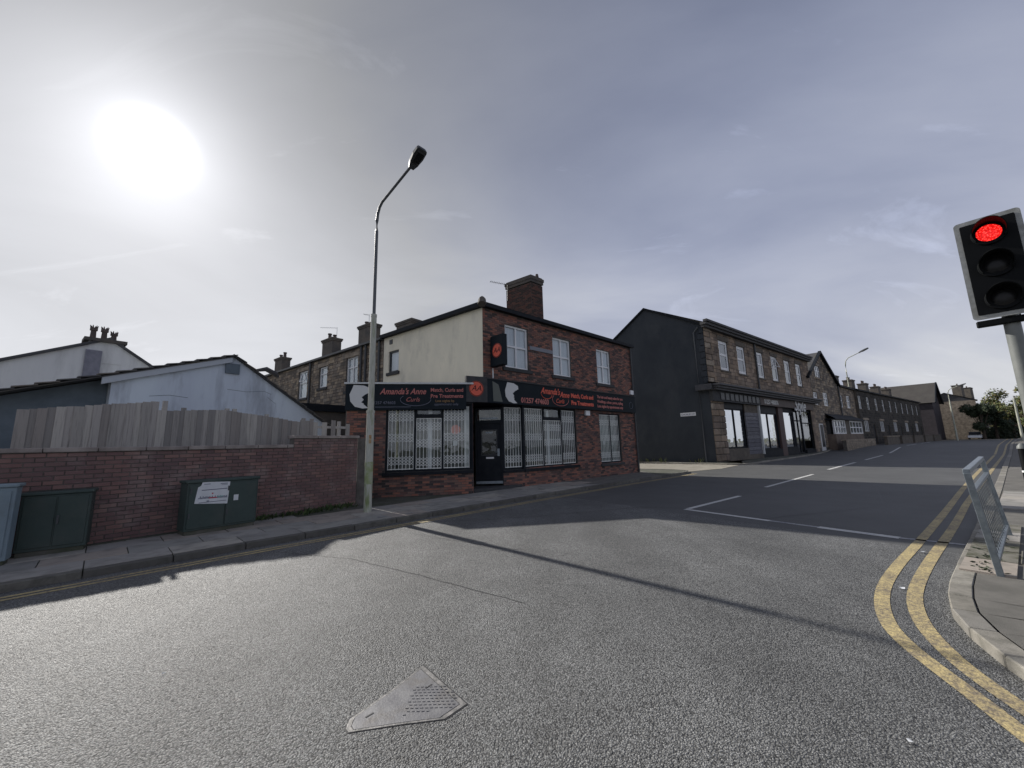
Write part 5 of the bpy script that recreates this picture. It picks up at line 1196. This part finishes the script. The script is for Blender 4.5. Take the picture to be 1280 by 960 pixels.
mb = MB(); mb.quad(F2B.p(0, 0.2, 4.98), F2B.p(22, 0.2, 4.98), F2B.p(22, -1.4, 4.98), F2B.p(0, -1.4, 4.98)); mb.build('ceiling', interior, t, tl, fix=False)
sgn_, sgl = thing('shop_sign', 'white script lettering and phone number on the brown fascia of the stone shop', 'sign', tuple(F2B.p(14, 0.3, 4.3)))
text('01257 480876', F2B, 10.2, 0.255, 4.44, 0.52, mat('dull_white_vinyl', (0.62, 0.62, 0.60), rough=0.5), sgn_, sgl, sx=1.0, offset=0.01)
text('Style', F2B, 17.0, 0.28, 4.10, 1.55, whitev, sgn_, sgl, shear=0.4, ext=0.03, sx=1.0, offset=0.02)
pl1, pll = thing('street_name_plate', 'white street name plate with black lettering on the black gable wall', 'sign', tuple(FSB.p(1.5, 0.02, 3.4)))
MB().box(FSB, 1.02, 2.06, 0.003, 0.02, 3.31, 3.56).build('plate', upvc, pl1, pll)
text('CHORLEY ST', FSB, 1.54, 0.022, 3.37, 0.17, printed, pl1, pll, sx=0.95, ext=0.002, offset=0.003)

# ------------------------------------------------------------------ stone gabled house
gz = 0.45
t, tl = thing('gabled_house', 'stone house with steep gable and white bay window beyond the black shop', 'house', tuple(F2B.p(29, -3, gz)))
GH = [(24.45, 26.1, 8.0, 9.4), (22.7, 24.1, 5.0, 6.4), (26.1, 27.7, 5.0, 6.5), (32.5, 33.8, 5.1, 6.6), (35.6, 37.2, 5.1, 6.7)]
mb = MB(); walls(mb, F2B, 21.45, 32.0, 0, 7.9, [g for g in GH[1:3]], 0.15, n=-0.02); walls(mb, F2B, 32.0, 40.2, 0, 7.8, GH[3:], 0.15, n=-0.02)
a_, b_, c_, d_ = GH[0]
mb.quad(F2B.p(21.45, -0.02, 7.9), F2B.p(26.5, -0.02, 11.0), F2B.p(26.5, -0.02, 9.4), F2B.p(24.45, -0.02, 9.4), F2B.p(24.45, -0.02, 7.9))
mb.quad(F2B.p(26.5, -0.02, 11.0), F2B.p(32.0, -0.02, 7.9), F2B.p(26.1, -0.02, 7.9), F2B.p(26.1, -0.02, 9.4), F2B.p(26.5, -0.02, 9.4))
mb.quad(F2B.p(24.45, -0.02, 7.9), F2B.p(26.1, -0.02, 7.9), F2B.p(26.1, -0.02, 8.0), F2B.p(24.45, -0.02, 8.0))
mb.quad(F2B.p(21.45, -0.02, 0), F2B.p(21.45, -8, 0), F2B.p(21.45, -8, 7.9), F2B.p(21.45, -0.02, 7.9)); mb.quad(F2B.p(40.2, -0.02, 0), F2B.p(40.2, -8, 0), F2B.p(40.2, -8, 7.9), F2B.p(40.2, -0.02, 7.9))
mb.build('wall', mortar, t, tl, fix=False)
gt = lambda u: 7.9+(u-21.45)/(26.5-21.45)*3.1 if u < 26.5 else (11.0-(u-26.5)/5.5*3.1 if u < 32 else 7.7)
mb = MB(); piece_mesh(mb, Fr(*F2B.p(0, -0.02, 0).xy, 52.5), courses(F2B, 21.5, 40.1, 0.5, 10.8, GH, bl=0.6, bh=0.26, joint=0.03, vary=0.25, topfn=gt), 0.02, jit=1.0); mb.build('stonework', stone, t, tl, fix=False, kind='stuff')
mb = MB()
def roofq(*q): mb.quad(*[F2B.p(*x) for x in q])
roofq((21.2, 0.3, 7.78), (26.5, 0.3, 11.08), (26.5, -8, 11.08), (21.2, -8, 7.78)); roofq((26.5, 0.3, 11.08), (32.2, 0.3, 7.85), (32.2, -8, 7.85), (26.5, -8, 11.08))
roofq((31.9, 0.3, 7.78), (40.3, 0.3, 7.78), (40.3, -4, 10.0), (28.8, -4, 10.0)); roofq((28.8, -4, 10.0), (40.3, -4, 10.0), (40.3, -8.2, 7.8), (28.8, -8.2, 7.8))
mb.build('roof', slate, t, tl, fix=False)
mb = MB()
mb.prism(F2B, [(21.1, 7.62), (26.5, 11.0), (26.5, 11.22), (21.1, 7.84)], 0.05, 0.3); mb.prism(F2B, [(26.5, 11.0), (32.4, 7.62), (32.4, 7.84), (26.5, 11.22)], 0.05, 0.3); mb.box(F2B, 32.41, 40.3, 0.0, 0.25, 7.60, 7.80); mb.build('barge_board', blackpaint, t, tl)
for i, g in enumerate(GH):
    window(F2B, t, tl, *g, us=((g[0]+g[1])/2,), zs=((g[2]+g[3])/2+0.1,), t=0.13, border=0.15, rec=0.06, pm=pane_dark, back=interior, sill=0.12, sillm=stone_pale)
    MB().box(F2B, g[0]-0.12, g[1]+0.12, -0.02, 0.05, g[3]+0.005, g[3]+0.25).build('lintel', stone_pale, t, tl)
# bay window with its own lean-to roof
bay_ = MB(); 
for a, b_ in ((25.5, 29.9), (31.9, 37.6)):
    bars(F2B, a, b_, 1.9, 3.42, [a+(b_-a)*k/4 for k in (1, 2, 3)], [2.65], 0.11, 0.55, 0.70, mb=bay_, border=0.14)
bw = bay_.build('bay_window', upvc, t, tl)
for a, b_ in ((25.5, 29.9), (31.9, 37.6)): MB().box(F2B, a+0.05, b_-0.05, 0.60, 0.62, 1.95, 3.4).build('pane', pane_dark, bw, tl)
MB().box(F2B, 25.5, 37.6, 0.0, 0.72, -0.05, 1.88).build('bay_base', stone2, t, tl); MB().box(F2B, 29.95, 31.85, 0.0, 0.68, 1.89, 3.42).build('bay_pier', stone_bare, t, tl)
MB().box(F2B, 25.55, 37.55, -0.01, 0.3, 1.9, 3.4).build('bay_back', interior, t, tl)
mb = MB(); mb.prism(Fr(*F2B.p(0, 0, 0).xy, 52.5), [(25.2, 3.43), (37.9, 3.43), (37.9, 3.55), (25.2, 3.55)], 0.0, 0.95); mb.quad(F2B.p(25.2, 0.95, 3.55), F2B.p(37.9, 0.95, 3.55), F2B.p(37.2, 0.0, 4.15), F2B.p(25.8, 0.0, 4.15)); mb.build('bay_roof', blackpaint, t, tl, fix=False)
for u in (30.5, 33.9): chimney(t, tl, F2B, u, u+1.3, -4.6, -3.6, 9.2, 10.9, sootstone, pots=[(u+0.35, -4.1, 0.6), (u+0.95, -4.1, 0.6)])
downpipe(t, tl, [F2B.p(32.1, 0.12, 0.5), F2B.p(32.1, 0.12, 7.6)], 0.07)
MB().box(F2B, 23.0, 24.2, -0.02, 0.06, 0.1, 3.0).build('door', upvc, t, tl); MB().box(F2B, 23.15, 24.05, 0.061, 0.07, 0.6, 2.9).build('door_panel', darkframe, t, tl)
t2, tl2 = thing('garden_wall', 'low rubble garden wall in front of the gabled house', 'wall', tuple(F2B.p(29, 1.6, gz)))
MB().box(F2B, 24.2, 37.2, 1.45, 1.75, -0.05, 1.18).build('wall_core', mortar, t2, tl2)
fgw = Fr(*F2B.p(0, 1.75, 0).xy, 52.5); mb = MB(); piece_mesh(mb, fgw, courses(fgw, 24.2, 37.2, 0.12, 1.18, bl=0.42, bh=0.17, joint=0.03, vary=0.35), 0.035, jit=1.0); mb.build('rubble_stones', stone_pale, t2, tl2, fix=False, kind='stuff')
MB().box(F2B, 24.1, 37.3, 1.4, 1.8, 1.181, 1.28).build('coping_stone', stone_pale, t2, tl2)

# ------------------------------------------------------------------ dark stone terrace up the street
A2 = F2B.p(32, 0, 0); FT = Fr(A2.x, A2.y, 54.5)
def terrace_house(u0, low=0.0, lab=''):
    t, tl = thing('terraced_house', lab, 'house', tuple(FT.p(u0+4, -3, gz)), 'dark stone terrace along the street')
    W = 7.9; ws = [(u0+0.5, u0+1.6, 5.1-low, 7.0-low), (u0+4.3, u0+5.4, 5.1-low, 7.0-low)]; gw = (u0+1.3, u0+3.5, 2.15, 3.7)
    door_ = (u0+5.4, u0+6.6, 0.45, 3.2)
    mb = MB(); walls(mb, FT, u0, u0+W, 0, 7.75, ws+[gw, door_], 0.2)
    for u in (u0+0.003, u0+W-0.003): mb.quad(FT.p(u, 0, 0), FT.p(u, -8, 0), FT.p(u, -8, 7.7), FT.p(u, -4, 9.3), FT.p(u, 0, 7.7))
    mb.build('wall', stone_bare, t, tl, fix=False)
    mb = MB(); piece_mesh(mb, FT, courses(FT, u0, u0+W, 0.5, 7.6, ws+[gw, door_], bl=0.7, bh=0.34, joint=0.03, vary=0.2), 0.02, jit=1.0); mb.build('stonework', MATS['soot_courses'], t, tl, fix=False, kind='stuff')
    mb = MB(); mb.quad(FT.p(u0, 0.3, 7.72), FT.p(u0+W, 0.3, 7.72), FT.p(u0+W, -4, 9.35), FT.p(u0, -4, 9.35)); mb.quad(FT.p(u0, -4, 9.35), FT.p(u0+W, -4, 9.35), FT.p(u0+W, -8.2, 7.7), FT.p(u0, -8.2, 7.7)); mb.build('roof', slate, t, tl, fix=False)
    MB().box(FT, u0, u0+W, 0.0, 0.28, 7.56, 7.71).build('gutter', blackpaint, t, tl)
    for q in ws: window(FT, t, tl, *q, us=(), zs=((q[2]+q[3])/2,), t=0.10, border=0.15, rec=0.05, pm=pane_dark, back=interior, sill=0.1, sillm=stone_bare)
    window(FT, t, tl, *gw, us=(gw[0]+0.75, gw[1]-0.75), zs=(), t=0.16, border=0.14, rec=0.05, pm=pane_dark, back=interior, sill=0.1, sillm=stone_bare)
    MB().box(FT, gw[0]-0.15, gw[1]+0.15, 0.0, 0.07, gw[3]+0.01, gw[3]+0.3).build('lintel', stone_pale, t, tl)
    MB().box(FT, door_[0], door_[1], -0.15, -0.08, 0.5, 3.2).build('door', blackpaint, t, tl)
    chimney(t, tl, FT, u0+W-1.6, u0+W+0.1, -4.6, -3.5, 8.7, 10.7, sootstone, pots=[(u0+W-1.2, -4.05, 0.5), (u0+W-0.4, -4.05, 0.5)])
    return t
mat('soot_courses', (0.1, 0.09, 0.08), rnd=[(0.045, 0.042, 0.038), (0.06, 0.055, 0.048), (0.036, 0.034, 0.031), (0.07, 0.063, 0.055)], rough=0.92, bump=0.015, bscale=10)
h0 = terrace_house(7.6, 0, 'dark stone terraced house next to the gabled house, first of the row')
labs = ['second dark stone terraced house, right of the second street lamp', 'third dark stone terraced house in the middle of the row', 'fourth dark stone terraced house, second from the far end', 'last dark stone terraced house before the big roofed building']
for i in range(4):
    c_ = copy_tree(h0); c_.location = h0.location + FT.D*(7.95*(i+1)); c_['label'] = labs[i]
    if i >= 2: c_.location.z -= 0.0
t2, tl2 = thing('garden_wall', 'dark low garden wall in front of the stone terrace', 'wall', tuple(FT.p(25, 2, gz)))
for k in range(5):
    MB().box(FT, 7.8+7.95*k, 14.2+7.95*k, 1.9, 2.2, 0.3, 1.45).build('wall_section', stone_bare, t2, tl2); MB().box(FT, 7.7+7.95*k, 14.3+7.95*k, 1.85, 2.25, 1.451, 1.56).build('coping_stone', stone_pale if k == 0 else stone_bare, t2, tl2)

# big gabled building whose roof slopes towards the camera
K = Vector((82, 75, 0)); dback = Vector((-0.58, 0.81, 0)); dst = Vector((0.81, 0.58, 0))
t, tl = thing('gabled_hall', 'large building with broad brown roof and dark gable ending the terrace', 'building', (82, 77, gz))
q0, q1, q2, q3 = K, K+dst*8, K+dst*8+dback*16, K+dback*16
def zp(v, z_): return Vector((v.x, v.y, z_))
mb = MB(); mb.quad(zp(q0, 0), zp(q1, 0), zp(q1, 8.1), zp(q0+dst*4, 11.9), zp(q0, 8.1)); mb.quad(zp(q0, 0), zp(q3, 0), zp(q3, 8.1), zp(q0, 8.1)); mb.quad(zp(q1, 0), zp(q2, 0), zp(q2, 8.1), zp(q1, 8.1)); mb.quad(zp(q3, 0), zp(q2, 0), zp(q2, 8.1), zp(q3+dst*4, 11.9), zp(q3, 8.1))
mb.build('wall', mat('dark_brickwork', (0.06, 0.052, 0.06), c2=(0.045, 0.04, 0.045), scale=2, rough=0.9), t, tl, fix=False)
e0 = q0-dback*0.5-dst*0.4; e3 = q3-dst*0.4; r0_ = q0+dst*4-dback*0.5; r3_ = q3+dst*4; f0_ = q1+dst*0.4-dback*0.5; f3_ = q2+dst*0.4
mb = MB(); mb.quad(zp(e0, 7.75), zp(r0_, 11.95), zp(r3_, 11.95), zp(e3, 7.75)); mb.quad(zp(r0_, 11.95), zp(f0_, 7.75), zp(f3_, 7.75), zp(r3_, 11.95)); mb.build('roof', mat('brown_slate', (0.07, 0.066, 0.06), c2=(0.055, 0.05, 0.048), scale=0.8, rough=0.85, bump=0.02, bscale=4), t, tl, fix=False)
mb = MB(); mb.tube([zp(r0_, 11.95), zp(f0_, 7.75)], 0.15, 4); mb.tube([zp(r0_, 11.95), zp(e0, 7.75)], 0.12, 4); mb.build('barge_board', blackpaint, t, tl)

# farther houses at the end of the road
def far_house(x, y, az, wd, dp, h_, ridge, m, roofm, lab, wins=(), chims=(), name='far_house'):
    f = Fr(x, y, az); t, tl = thing(name, lab, 'house', (x, y, gz))
    MB().box(f, 0, wd, -dp, 0, 0, h_).build('wall', m, t, tl)
    mb = MB(); mb.prism(Fr(*f.p(0, 0, 0).xy, az), [(0, 0)]*0 or [(0, h_), (wd, h_), (wd, h_+0.02), (0, h_+0.02)], -dp, 0)
    mb = MB(); mb.quad(f.p(-0.2, 0.3, h_), f.p(wd+0.2, 0.3, h_), f.p(wd+0.2, -dp/2, ridge), f.p(-0.2, -dp/2, ridge)); mb.quad(f.p(-0.2, -dp/2, ridge), f.p(wd+0.2, -dp/2, ridge), f.p(wd+0.2, -dp-0.3, h_), f.p(-0.2, -dp-0.3, h_))
    mb.quad(f.p(0, 0, h_), f.p(0, -dp, h_), f.p(0, -dp/2, ridge)); mb.quad(f.p(wd, 0, h_), f.p(wd, -dp, h_), f.p(wd, -dp/2, ridge)); mb.build('roof', roofm, t, tl, fix=False)
    for q in wins: 
        w_ = bars(f, *q, [(q[0]+q[1])/2], [], 0.12, 0.0, 0.08, border=0.14).build('window', upvc, t, tl); MB().box(f, q[0]+0.1, q[1]-0.1, 0.01, 0.04, q[2]+0.1, q[3]-0.1).build('pane', darklens, w_, tl)
    for (a, b_, zt) in chims: chimney(t, tl, f, a, b_, -dp/2-0.7, -dp/2+0.7, ridge-1.2, zt, stone_bare, pots=[(a+(b_-a)*0.5, -dp/2, 0.4)])
    return t
far_house(93.5, 77.5, 50, 6, 8, 8.3, 10.2, stone_pale, slate, 'stone house with a pale gable just right of the big dark gable', wins=[(1, 2.6, 1.5, 3.6), (3.5, 5, 1.5, 3.6)])
far_house(99, 81, 58, 20, 8, 6.8, 9.3, stone_bare, slate, 'long stone house with two tall chimneys near the end of the road', wins=[(2, 4.2, 3.9, 6.2), (8, 10, 4, 6.2), (2, 6, 0.9, 2.8), (9, 13, 0.9, 2.8)], chims=[(5.5, 8.3, 12.6), (15, 18, 12.6)])
far_house(122, 92, 60, 14, 8, 4.6, 7.2, redhouse, mat('red_tile', (0.16, 0.10, 0.08), rough=0.9), 'low red brick house beyond the trees at the end of the road', wins=[(2, 4, 1.5, 3.2)])
far_house(106, 82.0, 80, 18, 6, 4.0, 6.0, redhouse, slate, 'reddish bungalow behind the thin pole at the right edge', wins=[(5, 8, 1.4, 3)])

# trees, hedge
def tree(name, x, y, zb, h_, cr, n, m, lab, trunk=0.25, squash=0.8, leaf=0.3, cat='tree'):
    t, tl = thing(name, lab, cat, (x, y, zb))
    mb = MB(); b = Vector((x, y, zb)); top = b+Vector((0, 0, h_*0.7)); mb.tube([b, b.lerp(top, 0.5)+Vector((0.1, 0, 0)), top], [trunk, trunk*0.7, trunk*0.25], 7)
    cs = []
    for k in range(9):
        a = random.random()*6.28; rr_ = cr*random.uniform(0.2, 0.75); c_ = b+Vector((math.cos(a)*rr_, math.sin(a)*rr_, h_*random.uniform(0.35, 0.92))); cs.append((c_, cr*random.uniform(0.3, 0.5)))
        mb.tube([b.lerp(top, random.uniform(0.3, 0.8)), c_], [trunk*0.3, trunk*0.08], 5)
    mb.build('trunk', bark, t, tl)
    mb = MB()
    for k in range(n):
        c_, r0_ = random.choice(cs); v = Vector((random.gauss(0, 1), random.gauss(0, 1), random.gauss(0, squash))); v.normalize(); p = c_+v*r0_*random.random()**0.4
        d1 = Vector((random.gauss(0, 1), random.gauss(0, 1), random.gauss(0, 1))).normalized(); d2 = d1.cross(v if abs(d1.dot(v)) < .9 else Vector((1, 0, .1))).normalized(); l = leaf*random.uniform(0.5, 1)
        mb.add([p-d1*l, p+d2*l*0.5, p+d1*l, p-d2*l*0.5], [(0, 1, 2, 3)])
    mb.build('crown', m, t, tl, fix=False)
tree('tree', 87.5, 72.3, gz, 6.6, 2.2, 3000, leafd, 'dark bushy evergreen in front of the end houses', 0.25)
tree('tree', 91.5, 73.6, gz, 6.2, 2.4, 3000, leafd, 'dark rounded tree right of the two chimneys', 0.25)
tree('tree', 119, 93.5, gz, 11.5, 4.6, 3200, leafy, 'yellow green thin crowned tree at the end of the road', 0.3, leaf=0.35)
tree('tree', 82.0, 61.6, gz, 8.6, 3.2, 1700, leafy, 'spreading tree behind the signal pole at the right edge', 0.3, leaf=0.28, squash=0.3)
tree('tree', 96, 74.5, gz, 7.6, 3.0, 2200, leafy, 'small yellowing tree left of the spreading tree', 0.2, leaf=0.3)
mb = MB()
for k in range(7000):
    s_ = random.random(); p = Vector((92+s_*20, 74.6+s_*8, gz+random.uniform(0, 2.2)))+Vector((random.gauss(0, 1), random.gauss(0, 1), 0)); l = random.uniform(0.1, 0.3)
    d1 = Vector((random.gauss(0, 1), random.gauss(0, 1), random.gauss(0, 1))).normalized(); d2 = d1.orthogonal().normalized(); mb.add([p-d1*l, p+d2*l*.6, p+d1*l, p-d2*l*.6], [(0, 1, 2, 3)])
tag(mb.build('hedge', leafd, fix=False), 'dark clipped hedge across the end of the road', 'hedge')
# slim column on the right verge
t, tl = thing('road_column', 'thin pale column on the right verge far up the road', 'pole', (60.9, 46.6, gz))
MB().tube([(60.9, 46.6, gz), (60.9, 46.6, 5.6)], [0.14, 0.09], 10).build('column', postpaint, t, tl, smooth=True)
MB().tube([(60.9, 46.6, 5.6), (60.9, 46.6, 5.9)], [0.05, 0.05], 8).build('column_top', lead, t, tl)

# parked car at the far end
def car(x, y, z_, az, lab):
    f = Fr(x, y, az); t, tl = thing('parked_car', lab, 'car', (x, y, z_))
    body = [(0, 0.35), (0.1, 0.75), (0.9, 0.92), (1.35, 1.0), (1.0, 1.0), (4.1, 0.95), (4.25, 0.8), (4.25, 0.35)]
    MB().prism(f, [(0, z_+0.32), (4.2, z_+0.32), (4.22, z_+0.85), (3.9, z_+0.95), (1.2, z_+0.92), (0.1, z_+0.75)], -0.85, 0.85).build('body', carwhite, t, tl, bevel=0.05)
    MB().prism(f, [(0.95, z_+0.93), (1.6, z_+1.42), (3.2, z_+1.42), (3.9, z_+0.96)], -0.72, 0.72).build('cabin', darklens, t, tl, bevel=0.05)
    MB().prism(f, [(1.6, z_+1.425), (3.2, z_+1.425), (3.1, z_+1.46), (1.7, z_+1.46)], -0.68, 0.68).build('roof', carwhite, t, tl)
    for u in (0.85, 3.35):
        for n in (-0.84, 0.70): MB().tube([f.p(u, n, z_+0.32), f.p(u, n+0.16, z_+0.32)], 0.32, 14).build('wheel', tyre, t, tl)
car(86.5, 73.0, gz, 52, 'white car parked by the pavement beyond the terrace')
print('objects', len(bpy.data.objects))
